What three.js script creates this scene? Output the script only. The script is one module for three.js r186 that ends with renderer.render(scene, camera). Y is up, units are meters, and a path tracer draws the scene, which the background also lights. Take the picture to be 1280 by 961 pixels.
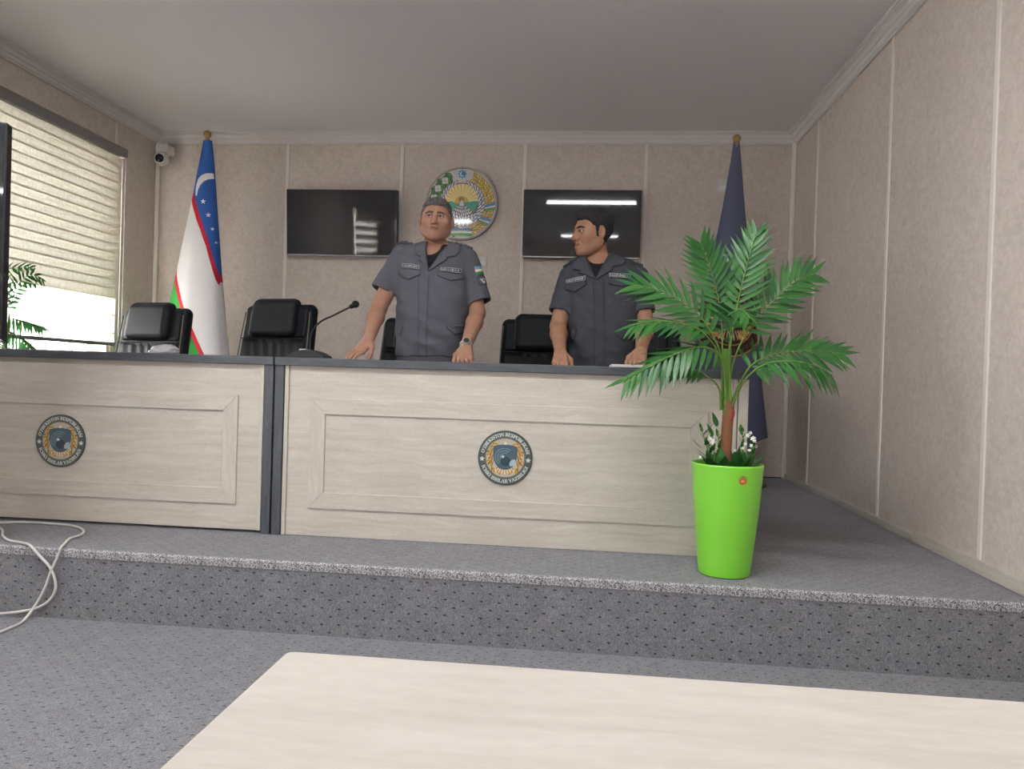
import * as THREE from 'three';
import { RoundedBoxGeometry } from 'three/addons/geometries/RoundedBoxGeometry.js';
import { mergeGeometries, mergeVertices } from 'three/addons/utils/BufferGeometryUtils.js';
import { ImprovedNoise } from 'three/addons/math/ImprovedNoise.js';
import { RectAreaLightUniformsLib } from 'three/addons/lights/RectAreaLightUniformsLib.js';
RectAreaLightUniformsLib.init();

// ------------------------------------------------------------------ camera, sky, exposure
const scene = new THREE.Scene();
const EYE = new THREE.Vector3(0, 0.963, 0), FOCAL = 932.57;
const camera = new THREE.PerspectiveCamera(2 * Math.atan(480.5 / FOCAL) * 180 / Math.PI, 1280 / 961, 0.05, 60);
camera.position.copy(EYE);
camera.rotation.set(-0.0089, 0.096, 0.0315, 'YXZ');
camera.updateMatrixWorld(true);
const SKY = 17;
scene.background = new THREE.Color().setRGB(1.0 * SKY, 0.985 * SKY, 1.03 * SKY);
const renderer = new THREE.WebGLRenderer({ antialias: true });
renderer.toneMapping = THREE.LinearToneMapping;
renderer.toneMappingExposure = 1.42;
renderer.shadowMap.enabled = true;
const LAMP_POWER = 105;                       // radiance of a ceiling tube
const LAMP_COLOR = new THREE.Color().setRGB(1.0, 1.0, 1.02);

// the place (metres): floor y = 0, stage 0.261, camera at the origin of x and z
const XL = -3.569, XR = 1.552, ZB = -5.875, ZR = 6.2, YS = 0.261, YC = 2.885, ZE = -2.638, ZD = -3.071, YD = 1.021;

// ------------------------------------------------------------------ helpers
let seed = 7;
const rnd = () => { seed = (seed + 0x6D2B79F5) | 0; let t = Math.imul(seed ^ (seed >>> 15), 1 | seed); t = (t + Math.imul(t ^ (t >>> 7), 61 | t)) ^ t; return ((t ^ (t >>> 14)) >>> 0) / 4294967296; };
const rr = (a, b) => a + (b - a) * rnd();
const V = (x, y, z) => new THREE.Vector3(x, y, z);
const clamp = (x, a, b) => Math.min(b, Math.max(a, x)), mix = (a, b, t) => a + (b - a) * t;
const smooth = (a, b, x) => { const t = clamp((x - a) / (b - a), 0, 1); return t * t * (3 - 2 * t); };
const perlin = new ImprovedNoise(), noise = (x, y, z) => perlin.noise(x + 100.3, y + 57.1, z + 31.7);
// a photo pixel gives a direction; the plane that the thing touches gives the distance
const ray = (u, v) => V((u - 640) / FOCAL, -(v - 480.5) / FOCAL, -1).applyQuaternion(camera.quaternion);
const onZ = (u, v, z) => { const d = ray(u, v); return d.multiplyScalar(z / d.z).add(EYE); };
const onX = (u, v, x) => { const d = ray(u, v); return d.multiplyScalar(x / d.x).add(EYE); };
const onY = (u, v, y) => { const d = ray(u, v); return d.multiplyScalar((y - EYE.y) / d.y).add(EYE); };

const taken = {};
function numbered(name) { const n = taken[name] = (taken[name] ?? -1) + 1; return n ? name + '_' + String(n).padStart(3, '0') : name; }
function mesh(name, geo, mat, parent) {
  const m = new THREE.Mesh(geo, mat); m.castShadow = m.receiveShadow = true; m.name = parent && parent !== scene ? name : numbered(name);
  (parent ?? scene).add(m); return m;
}
function thing(name, label, category, pos = [0, 0, 0], turn = 0, group) {
  const g = new THREE.Group(); g.name = numbered(name); g.position.set(...pos); g.rotation.y = turn;
  g.userData = { label, category }; if (group) g.userData.group = group; scene.add(g); return g;
}
function tag(o, label, category, group) { o.userData.label = label; o.userData.category = category; if (group) o.userData.group = group; return o; }
function struct(name, geo, mat, label) { const m = mesh(name, geo, mat); m.userData.kind = 'structure'; if (label) m.userData.label = label; return m; }
// uv in metres from the dominant axis of each face
function metric(geo, s = 1, swap = false) {
  const g = geo.index ? geo.toNonIndexed() : geo; if (!g.attributes.normal) g.computeVertexNormals();
  const p = g.attributes.position, uv = new Float32Array(p.count * 2), a = V(), b = V(), c = V();
  for (let i = 0; i < p.count; i += 3) {
    a.fromBufferAttribute(p, i); b.fromBufferAttribute(p, i + 1); c.fromBufferAttribute(p, i + 2);
    const n = b.clone().sub(a).cross(c.clone().sub(a)), ax = Math.abs(n.x), ay = Math.abs(n.y), az = Math.abs(n.z);
    for (let k = 0; k < 3; k++) {
      const x = p.getX(i + k), y = p.getY(i + k), z = p.getZ(i + k);
      let u, v; if (az >= ax && az >= ay) { u = x; v = y; } else if (ay >= ax) { u = x; v = z; } else { u = z; v = y; }
      if (swap) [u, v] = [v, u];
      uv[(i + k) * 2] = u * s; uv[(i + k) * 2 + 1] = v * s;
    }
  }
  g.setAttribute('uv', new THREE.BufferAttribute(uv, 2)); return g;
}
const box = (x0, x1, y0, y1, z0, z1) => new THREE.BoxGeometry(x1 - x0, y1 - y0, z1 - z0).translate((x0 + x1) / 2, (y0 + y1) / 2, (z0 + z1) / 2);
const rbox = (x0, x1, y0, y1, z0, z1, r = 0.004, seg = 2) => new RoundedBoxGeometry(x1 - x0, y1 - y0, z1 - z0, seg, r).translate((x0 + x1) / 2, (y0 + y1) / 2, (z0 + z1) / 2);
const merge = (list) => mergeGeometries(list.map((g) => { const n = g.index ? g.toNonIndexed() : g.clone(); for (const k of Object.keys(n.attributes)) if (!['position', 'normal', 'uv'].includes(k)) n.deleteAttribute(k); if (!n.attributes.uv) n.setAttribute('uv', new THREE.BufferAttribute(new Float32Array(n.attributes.position.count * 2), 2)); return n; }));
const tube = (pts, r, seg = 32, rad = 8) => new THREE.TubeGeometry(new THREE.CatmullRomCurve3(pts), seg, r, rad);
function rod(a, b, ra, rb = ra, seg = 12) {
  const d = b.clone().sub(a), g = new THREE.CylinderGeometry(rb, ra, d.length(), seg);
  g.applyQuaternion(new THREE.Quaternion().setFromUnitVectors(V(0, 1, 0), d.clone().normalize())); return g.translate((a.x + b.x) / 2, (a.y + b.y) / 2, (a.z + b.z) / 2);
}
const lathe = (pts, seg = 40) => new THREE.LatheGeometry(pts.map(([r, y]) => new THREE.Vector2(r, y)), seg);
function warp(geo, fn) { const p = geo.attributes.position, v = V(); for (let i = 0; i < p.count; i++) { v.fromBufferAttribute(p, i); fn(v); p.setXYZ(i, v.x, v.y, v.z); } geo.computeVertexNormals(); return geo; }
function weld(geo) { const g = geo.clone(); g.deleteAttribute('uv'); g.deleteAttribute('normal'); const w = mergeVertices(g, 1e-5); w.computeVertexNormals(); return w; }

// ------------------------------------------------------------------ computed textures
function dataTex(w, h, fn, srgb = true) {
  const d = new Uint8Array(w * h * 4);
  for (let y = 0; y < h; y++) for (let x = 0; x < w; x++) { const c = fn(x / w, y / h, x, y), i = (y * w + x) * 4; d[i] = clamp(c[0], 0, 255); d[i + 1] = clamp(c[1], 0, 255); d[i + 2] = clamp(c[2], 0, 255); d[i + 3] = 255; }
  const t = new THREE.DataTexture(d, w, h); t.magFilter = THREE.LinearFilter; t.minFilter = THREE.LinearMipmapLinearFilter; t.generateMipmaps = true; t.wrapS = t.wrapT = THREE.RepeatWrapping;
  if (srgb) t.colorSpace = THREE.SRGBColorSpace; t.needsUpdate = true; return t;
}
function repeatOf(t, rx, ry) { const c = t.clone(); c.repeat.set(rx, ry); c.needsUpdate = true; return c; }
// tiling value noise
function tiler(n, sd) {
  let s = sd; const r = () => { s = (s * 1664525 + 1013904223) >>> 0; return s / 4294967296; };
  const a = Array.from({ length: n * n }, r);
  return (u, v, fx = 1, fy = 1) => { const x = u * n * fx, y = v * n * fy, x0 = Math.floor(x), y0 = Math.floor(y), at = (i, j) => a[(((j % n) + n) % n) * n + (((i % n) + n) % n)]; let tx = x - x0, ty = y - y0; tx = tx * tx * (3 - 2 * tx); ty = ty * ty * (3 - 2 * ty); return mix(mix(at(x0, y0), at(x0 + 1, y0), tx), mix(at(x0, y0 + 1), at(x0 + 1, y0 + 1), tx), ty); };
}
const t64 = tiler(64, 11), t32 = tiler(32, 5), t16 = tiler(16, 9), t128 = tiler(128, 23), t256 = tiler(256, 77);
const wallV = (u, v) => 0.40 * t64(u, v) + 0.35 * t128(u, v) + 0.25 * t32(u, v, 1, 1) - 0.5;
const wallMap = dataTex(512, 512, (u, v) => { const n = wallV(u, v) * 26 + (t256(u, v) - 0.5) * 8; return [214 + n, 203 + n, 193 + n]; });
const wallBump = dataTex(512, 512, (u, v) => { const n = 128 + wallV(u, v) * 200; return [n, n, n]; }, false);
// carpet: grey loop pile with rows of short dark dashes, tile 0.52 m
const carpetDots = [];
for (let j = 0; j < 18; j++) for (let i = 0; i < 8; i++) carpetDots.push([(i + 0.5 * (j % 2) + 0.25 + (rnd() - 0.5) * 0.1) / 8, (j + 0.5 + (rnd() - 0.5) * 0.14) / 18, 0.8 + rnd() * 0.4]);
const dash = new Float32Array(1024 * 1024);
for (const [u, v, k] of carpetDots) for (let y = -8; y <= 8; y++) for (let x = -18; x <= 18; x++) {
  const q = Math.hypot(x / (11 * k), (y + 0.1 * x) / 5), a = clamp(1.35 - q, 0, 1); const X = (Math.round(u * 1024) + x + 1024) % 1024, Y = (Math.round(v * 1024) + y + 1024) % 1024; dash[Y * 1024 + X] = Math.max(dash[Y * 1024 + X], a);
}
const c256 = tiler(256, 31), c200 = tiler(200, 91);
const carpetMap = dataTex(1024, 1024, (u, v, x, y) => { const n = (c256(u, v) - 0.5) * 40 + (c200(u, v, 1, 0.5) - 0.5) * 30 + (t16(u, v) - 0.5) * 10, d = dash[y * 1024 + x]; return [mix(130 + n, 28, d), mix(131 + n, 30, d), mix(135 + n, 36, d)]; });
const carpetBump = dataTex(1024, 1024, (u, v, x, y) => { const n = 128 + (c256(u, v) - 0.5) * 180 - dash[y * 1024 + x] * 60; return [n, n, n]; }, false);
const pepperN = tiler(64, 3);
const pepperMap = dataTex(256, 256, (u, v) => { const n = pepperN(u, v), m = t256(u, v, 0.5, 0.5), k = n > 0.60 ? 84 : n < 0.42 ? 196 : 158; const q = k + (m - 0.5) * 50; return [q, q, q + 2]; });
// light ash laminate, grain along u; tile 1.6 x 0.8 m
const woodN = (u, v) => 0.5 * t64(u * 0.09, v, 1, 1.0) + 0.3 * t128(u * 0.06, v, 1, 1) + 0.2 * t256(u * 0.12, v, 1, 1);
const woodPix = (base, amp) => (u, v) => {
  const w = v + 0.012 * Math.sin(u * 6.283 + 3 * t16(u, v)) ; const su = Math.abs(u * 2 - 1);
  const n = (woodN(su, w) - 0.5) * amp + (t256(su * 0.3, v, 1, 1) - 0.5) * amp * 0.35 + (t16(u, v) - 0.5) * 6; return [base[0] + n, base[1] + n * 1.02, base[2] + n * 1.06];
};
const woodMap = dataTex(1024, 1024, woodPix([203, 197, 185], 22));
const tableMap = dataTex(1024, 1024, woodPix([204, 199, 189], 15));
const darkLamMap = dataTex(512, 512, woodPix([82, 87, 92], 26));
const leatherBump = dataTex(256, 256, (u, v) => { const n = 128 + (t64(u, v) - 0.5) * 120 + (t128(u, v) - 0.5) * 90; return [n, n, n]; }, false);
const weaveMap = dataTex(256, 256, (u, v) => { const n = (t128(u, v * 0.2) - 0.5) * 22 + (t32(u, v) - 0.5) * 16; return [236 + n, 232 + n, 220 + n]; });
function canvasTex(w, h, draw) { const c = document.createElement('canvas'); c.width = w; c.height = h; draw(c.getContext('2d'), w, h); const t = new THREE.CanvasTexture(c); t.colorSpace = THREE.SRGBColorSpace; t.magFilter = THREE.LinearFilter; return t; }

// ------------------------------------------------------------------ materials
const std = (o) => new THREE.MeshStandardMaterial(o), phys = (o) => new THREE.MeshPhysicalMaterial(o), hex = (h) => new THREE.Color(h);
const M = {
  wall: std({ map: wallMap, bumpMap: wallBump, bumpScale: 0.0012, roughness: 0.85 }),
  strip: std({ color: hex('#ece5dc'), roughness: 0.5 }),
  cornice: std({ color: hex('#e2dedb'), roughness: 0.6 }),
  ceiling: std({ color: hex('#efecee'), roughness: 0.8 }),
  carpet: phys({ sheen: 1, sheenRoughness: 0.7, sheenColor: hex('#c4c3c6'), map: repeatOf(carpetMap, 1 / 0.52, 1 / 0.52), bumpMap: repeatOf(carpetBump, 1 / 0.52, 1 / 0.52), bumpScale: 0.003, roughness: 1 }),
  pepper: std({ map: repeatOf(pepperMap, 1 / 0.14, 1 / 0.14), roughness: 0.9 }),
  wood: std({ map: repeatOf(woodMap, 1 / 1.6, 1 / 0.8), roughness: 0.45 }),
  table: std({ map: repeatOf(tableMap, 1 / 1.6, 1 / 0.8), roughness: 0.4 }),
  dark: std({ map: repeatOf(darkLamMap, 1 / 0.8, 1 / 0.4), roughness: 0.42 }),
  gap: std({ color: hex('#2a2622'), roughness: 0.9 }),
  leather: phys({ color: hex('#1b1f25'), roughness: 0.55, specularIntensity: 0.6, bumpMap: leatherBump, bumpScale: 0.0006 }),
  piping: std({ color: hex('#6d7064'), roughness: 0.6 }),
  blackPlastic: std({ color: hex('#17181b'), roughness: 0.45 }),
  chrome: std({ color: hex('#d9dadb'), roughness: 0.3, metalness: 0.6 }),
  steel: std({ color: hex('#9a9ca0'), roughness: 0.35, metalness: 0.8 }),
  brass: std({ color: hex('#b3915c'), roughness: 0.35, metalness: 0.6 }),
  screen: phys({ color: hex('#26292e'), roughness: 0.03, specularIntensity: 1, ior: 1.55 }),
  white: std({ color: hex('#dedcd8'), roughness: 0.5 }),
  pvc: std({ color: hex('#eceae6'), roughness: 0.4 }),
  glass: phys({ color: hex('#ffffff'), transmission: 1, thickness: 0, roughness: 0.02, ior: 1.45 }),
  fabric: phys({ map: weaveMap, color: hex('#ecebe2'), transmission: 0.05, thickness: 0, roughness: 1 }),
  sheer: phys({ color: hex('#f4f2ec'), transmission: 0.8, thickness: 0, roughness: 0.75 }),
  rail: std({ color: hex('#83807f'), roughness: 0.5 }),
  tube: std({ color: hex('#ffffff'), emissive: hex('#ffffff'), emissiveIntensity: 14, roughness: 0.5 }),
  lime: phys({ color: hex('#86dc3c'), roughness: 0.38, clearcoat: 0.5, clearcoatRoughness: 0.25 }),
  soil: std({ color: hex('#4c4238'), roughness: 1 }),
  trunk: std({ color: hex('#8f5f42'), roughness: 0.8 }),
  petiole: std({ color: hex('#6c8f3a'), roughness: 0.5 }),
};
const leafMats = ['#2c662e', '#33702f', '#3a7631'].map((c) => phys({ color: hex(c), roughness: 0.38, side: THREE.DoubleSide, transmission: 0.12, thickness: 0 }));

// ------------------------------------------------------------------ the room
struct('floor', metric(box(XL - 0.2, XR + 0.2, -0.12, 0, ZE - 0.3, ZR + 0.2)), M.carpet);
const stage = struct('floor_stage', metric(box(XL, XR, -0.1, YS, ZB, ZE)), M.carpet);
{ // carpet turned over the step: a coarse speckled band with a rounded nose
  const s = new THREE.Shape(); s.moveTo(-0.004, 0.0035); s.lineTo(-0.014, 0.0035); s.lineTo(-0.014, -0.03); s.lineTo(0.0025, -0.027); s.lineTo(0.0045, -0.006); s.quadraticCurveTo(0.0045, 0.0035, -0.004, 0.0035);
  const g = new THREE.ExtrudeGeometry(s, { depth: XR - XL, bevelEnabled: false, curveSegments: 6 }); g.rotateY(-Math.PI / 2); // shape x -> +z
  g.scale(1, 1, 1); g.computeBoundingBox(); const b = g.boundingBox; g.translate(XL - b.min.x, YS, ZE);
  mesh('step_nosing', metric(g), M.pepper, stage);
}
struct('ceiling', box(XL - 0.2, XR + 0.2, YC, YC + 0.15, ZB - 0.2, ZR + 0.2), M.ceiling);
const wallBack = struct('wall_back', box(XL - 0.2, XR + 0.2, -0.12, YC, ZB - 0.2, ZB - 0.008), M.wall);
const wallRight = struct('wall_right', box(XR + 0.008, XR + 0.2, -0.12, YC, ZB, ZR + 0.2), M.wall);
const wallRear = struct('wall_rear', metric(box(XL - 0.2, XR + 0.2, -0.12, YC, ZR, ZR + 0.2)), M.wall);
const WIN = [[-5.285, -3.72], [-0.30, 0.76], [2.3, 3.9]], WY0 = 1.0, WY1 = 2.53;
{
  const g = [box(XL - 0.25, XL - 0.008, -0.12, WY0, ZB, ZR), box(XL - 0.25, XL - 0.008, WY1, YC, ZB, ZR)]; let z = ZB;
  for (const [a, b] of WIN) { g.push(box(XL - 0.25, XL - 0.008, WY0, WY1, z, a)); z = b; }
  g.push(box(XL - 0.25, XL - 0.008, WY0, WY1, z, ZR));
  var wallLeft = struct('wall_left', metric(merge(g)), M.wall);
}
// wallpapered panels and the cover strips over their joints
function panelX(wall, a, b, y0, y1, z) { mesh('panel', metric(box(a + 0.002, b - 0.002, y0, y1, z - 0.008, z)), M.wall, wall); }
function panelZ(wall, x, a, b, y0, y1, out) { mesh('panel', metric(box(Math.min(x, x + out * 0.008), Math.max(x, x + out * 0.008), y0, y1, a + 0.002, b - 0.002)), M.wall, wall); }
const backJ = [XL, -2.451, -1.504, -0.518, 0.427, XR];
backJ.slice(0, -1).forEach((a, i) => panelX(wallBack, a, backJ[i + 1], YS, YC, ZB));
for (const x of backJ.slice(1, -1)) mesh('strip', rbox(x - 0.014, x + 0.014, YS, YC, ZB - 0.002, ZB + 0.007, 0.003), M.strip, wallBack);
const rightJ = [ZB, -5.317, -4.073, -3.055, -1.95, -0.85, 0.25, 1.35, 2.45, 3.55, 4.6, ZR];
rightJ.slice(0, -1).forEach((a, i) => panelZ(wallRight, XR, a, rightJ[i + 1], 0, YC, 1));
for (const z of rightJ.slice(1, -1)) mesh('strip', rbox(XR - 0.007, XR + 0.002, 0, YC, z - 0.013, z + 0.013, 0.003), M.strip, wallRight);
const leftP = [[ZB, -5.319, 0, YC], [-5.319, -3.70, WY1, YC], [-5.319, -3.70, 0, WY0], [-3.70, -2.3, 0, YC], [-2.3, -0.31, 0, YC], [-0.30, 0.76, WY1, YC], [-0.30, 0.76, 0, WY0], [0.77, 2.29, 0, YC], [2.3, 3.9, WY1, YC], [2.3, 3.9, 0, WY0], [3.91, ZR, 0, YC]];
for (const [a, b, y0, y1] of leftP) panelZ(wallLeft, XL, a, b, y0, y1, -1);
mesh('strip', rbox(XL - 0.002, XL + 0.007, WY1 + 0.08, YC, -5.332, -5.306, 0.003), M.strip, wallLeft);
for (const z of [-3.7, -2.3]) mesh('strip', rbox(XL - 0.002, XL + 0.007, 0, YC, z - 0.013, z + 0.013, 0.003), M.strip, wallLeft);
// corner trims
const corner = (name, x, s) => struct(name, rbox(Math.min(x, x + s * 0.034), Math.max(x, x + s * 0.034), YS, YC, ZB, ZB + 0.034, 0.012, 3), M.strip);
corner('trim_1', XL, 1); corner('trim_2', XR, -1);
// plaster cornice, two rounded steps
function cornice(name, length, place) {
  const s = new THREE.Shape(); s.moveTo(0, 0); s.lineTo(0.014, 0); s.lineTo(0.014, 0.010); s.quadraticCurveTo(0.030, 0.012, 0.033, 0.034); s.lineTo(0.040, 0.036); s.quadraticCurveTo(0.044, 0.058, 0.066, 0.062); s.lineTo(0.066, 0.072); s.lineTo(0.078, 0.074); s.lineTo(0.078, 0.0845); s.lineTo(0, 0.0845);
  const g = new THREE.ExtrudeGeometry(s, { depth: length, bevelEnabled: false, curveSegments: 6 }); place(g); return struct(name, g, M.cornice);
}
cornice('trim_3', XR - XL, (g) => g.rotateY(-Math.PI / 2).translate(XR, YC - 0.0845, ZB));       // back wall: profile x -> +z
cornice('trim_4', ZR - ZB, (g) => g.translate(XL, YC - 0.0845, ZB));                               // left wall
cornice('trim_5', ZR - ZB, (g) => g.rotateY(Math.PI).translate(XR, YC - 0.0845, ZR));              // right wall
// skirting: pale wood-look boards, two lengths on the stage
for (const [n, a, b, h] of [['baseboard_right', ZB + 0.01, -3.62, 0.040], ['baseboard_right', -3.612, ZE, 0.055], ['baseboard_right', ZE + 0.004, ZR, 0.055]]) {
  const y = b > 0 ? 0 : YS; struct(n, metric(rbox(XR - 0.016, XR, y, y + h, a, b, 0.005)), M.wood);
}
struct('baseboard_back', metric(rbox(XL, XR, YS, YS + 0.007, ZB, ZB + 0.01, 0.002)), M.gap);

// windows in the left wall: white frames, panes, mullions, a grille outside the first
function windowAt(n, z0, z1, mullions) {
  const x = XL - 0.16, w = struct('window_' + n, merge([box(x - 0.035, x + 0.035, WY0, WY0 + 0.06, z0, z1), box(x - 0.035, x + 0.035, WY1 - 0.06, WY1, z0, z1), box(x - 0.035, x + 0.035, WY0, WY1, z0, z0 + 0.06), box(x - 0.035, x + 0.035, WY0, WY1, z1 - 0.06, z1)]), M.pvc);
  for (const m of mullions) mesh('mullion', box(x - 0.03, x + 0.03, WY0 + 0.06, WY1 - 0.06, m - 0.03, m + 0.03), M.pvc, w);
  const e = [z0 + 0.06, ...mullions.flatMap((m) => [m - 0.03, m + 0.03]), z1 - 0.06];
  for (let i = 0; i < e.length; i += 2) mesh('pane', new THREE.PlaneGeometry(e[i + 1] - e[i], WY1 - WY0 - 0.12).rotateY(Math.PI / 2).translate(x, (WY0 + WY1) / 2, (e[i] + e[i + 1]) / 2), M.glass, w);
  mesh('window_sill', rbox(XL - 0.13, XL + 0.02, WY0 - 0.03, WY0 - 0.002, z0, z1, 0.006), M.pvc, w);
  return w;
}
const m1 = onX(85, 385, XL - 0.16).z, m2 = onX(42, 380, XL - 0.16).z;
const win1 = windowAt(1, ...WIN[0], [m1, m2]);
for (const u of [7, 17]) { const z = onX(u, 433, XL - 0.235).z; mesh('grille_bar', rod(V(XL - 0.235, WY0, z), V(XL - 0.235, WY1, z), 0.004, 0.004, 6), M.blackPlastic, win1); }
windowAt(2, ...WIN[1], [0.23]); windowAt(3, ...WIN[2], [3.1]);
// zebra roller blinds: two layers of woven bands, overlapping while closed, sheer between the last ones
function blind(label, z0, z1, bottom, openFrom, half = 0.010) {
  const b = thing('zebra_blind', label, 'blind', [XL, 0, (z0 + z1) / 2], 0, 'zebra blinds on the window wall'), w = z1 - z0, P = 0.0662, top = 2.530;
  const rail = rbox(-0.006, 0.078, 2.528, 2.604, -w / 2 - 0.07, w / 2 + 0.07, 0.02, 3); mesh('headrail', rail, M.rail, b);
  const band = (y1, y0, x, mat, name) => { const g = new THREE.PlaneGeometry(w, y1 - y0, 1, 2).rotateY(Math.PI / 2).translate(x, (y0 + y1) / 2, 0); const uv = g.attributes.uv; for (let i = 0; i < uv.count; i++) uv.setXY(i, uv.getX(i) * w * 2.2, uv.getY(i) * 0.2 + y0 * 3); mesh(name, g, mat, b); };
  let y = top, i = 0;
  for (; y > openFrom + 0.01; y -= P, i++) band(y + 0.0065, y - P - 0.0065, i % 2 ? 0.0365 : 0.040, M.fabric, 'fabric_band');
  for (; y > bottom + 0.03; y -= 2 * P) { const e = Math.max(bottom, y - 2 * P); band(y + 0.009, Math.max(bottom, y - half), 0.030, M.fabric, 'fabric_band'); if (half < P) band(y - half, Math.max(bottom, y - P), 0.044, M.sheer, 'sheer_band'); if (y - P > bottom) band(y - P + 0.002, e, 0.044, M.sheer, 'sheer_band'); }
  mesh('bottom_bar', rbox(0.028, 0.052, bottom - 0.026, bottom, -w / 2, w / 2, 0.006), M.rail, b);
  mesh('control_chain', merge([rod(V(0.05, 1.18, -w / 2 - 0.035), V(0.05, 2.53, -w / 2 - 0.035), 0.0022, 0.0022, 6), rod(V(0.066, 1.18, -w / 2 - 0.05), V(0.066, 2.53, -w / 2 - 0.05), 0.0022, 0.0022, 6)]), M.white, b);
  return b;
}
const P2 = 0.066;
blind('closed cream zebra blind with grey headrail behind the flag and leather chairs', -5.300, -3.70, 1.135, 1.498);
blind('zebra blind half open on the window beside the audience floor', -0.34, 0.80, 1.40, 2.41, P2);
blind('zebra blind on the window near the rear wall', 2.26, 3.94, 1.85, 2.1, P2);

// ceiling tubes (two rows along the room; mirrored in the screens)
function lamp(x, z, where) {
  const l = thing('ceiling_tube_lamp', 'white linear tube lamp on the ceiling ' + where, 'lamp', [x, YC, z], 0, 'ceiling tube lamps');
  mesh('housing', rbox(-0.60, 0.60, -0.03, 0, -0.035, 0.035, 0.006), M.white, l);
  mesh('diffuser', rbox(-0.585, 0.585, -0.058, -0.028, -0.028, 0.028, 0.012, 3), M.tube, l);
  const a = new THREE.RectAreaLight(LAMP_COLOR, LAMP_POWER, 1.17, 0.06); a.position.set(0, -0.062, 0); a.rotation.x = -Math.PI / 2; l.add(a);
}
lamp(-2.2, -1.5, 'above the floor-stand screen'); lamp(0.02, -1.5, 'above the stage step'); lamp(-2.2, 4.3, 'by the rear window'); lamp(0.02, 4.3, 'over the rear of the audience floor');

// ------------------------------------------------------------------ desks on the stage
function desk(name, label, x0, x1, lift) {
  const d = thing(name, label, 'desk', [(x0 + x1) / 2, YS, ZD]), h = (x1 - x0) / 2, H = YD - YS, T = 0.035;
  mesh('worktop', metric(rbox(-h + 0.001, h - 0.001, H - T, H, -0.70, 0.006, 0.003)), M.dark, d);
  for (const s of [-1, 1]) {
    mesh('end_post', metric(rbox(Math.min(s * h, s * (h - 0.042)) + 0.0015, Math.max(s * h, s * (h - 0.042)) - 0.0015, 0, H - T, -0.66, -0.002, 0.002), 1, true), s > 0 && x1 > 0 ? M.wood : M.dark, d);
    mesh('post_strip', metric(rbox(Math.min(s * (h - 0.044), s * (h - 0.061)), Math.max(s * (h - 0.044), s * (h - 0.061)), lift, H - T, -0.05, -0.006, 0.002), 1, true), M.wood, d);
  }
  const F = -0.014;   // front face of the panel
  mesh('front_panel', metric(box(-h + 0.062, h - 0.062, lift, H - T, F - 0.02, F)), M.wood, d);
  // raised frame of four mitred boards round a sunken field
  const fx = h - 0.158, y0 = 0.383 - YS, y1 = 0.851 - YS, b = 0.067, th = 0.0085;
  const board = (pts) => { const s = new THREE.Shape(pts.map(([x, y]) => new THREE.Vector2(x, y))); return new THREE.ExtrudeGeometry(s, { depth: th - 0.002, bevelEnabled: true, bevelThickness: 0.002, bevelSize: 0.0012, bevelOffset: -0.0012, bevelSegments: 1 }).translate(0, 0, F - 0.001); };
  mesh('frame_board', metric(board([[-fx, y1], [-fx + b, y1 - b], [fx - b, y1 - b], [fx, y1]])), M.wood, d);
  mesh('frame_board', metric(board([[-fx, y0], [fx, y0], [fx - b, y0 + b], [-fx + b, y0 + b]])), M.wood, d);
  mesh('frame_board', metric(board([[-fx, y0], [-fx + b, y0 + b], [-fx + b, y1 - b], [-fx, y1]]), 1, true), M.wood, d);
  mesh('frame_board', metric(board([[fx, y0], [fx, y1], [fx - b, y1 - b], [fx - b, y0 + b]]), 1, true), M.wood, d);
  if (lift > 0.005) mesh('plinth', box(-h + 0.08, h - 0.08, 0, lift + 0.01, -0.09, -0.06), M.gap, d);
  return d;
}
desk('presidium_desk', 'pale wood desk with dark top between the window wall and the other desk', -3.268, -1.319, 0.013);
desk('presidium_desk', 'pale wood desk with dark top beside the potted palm, two uniformed men behind', -1.314, 0.662, 0.002);

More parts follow.
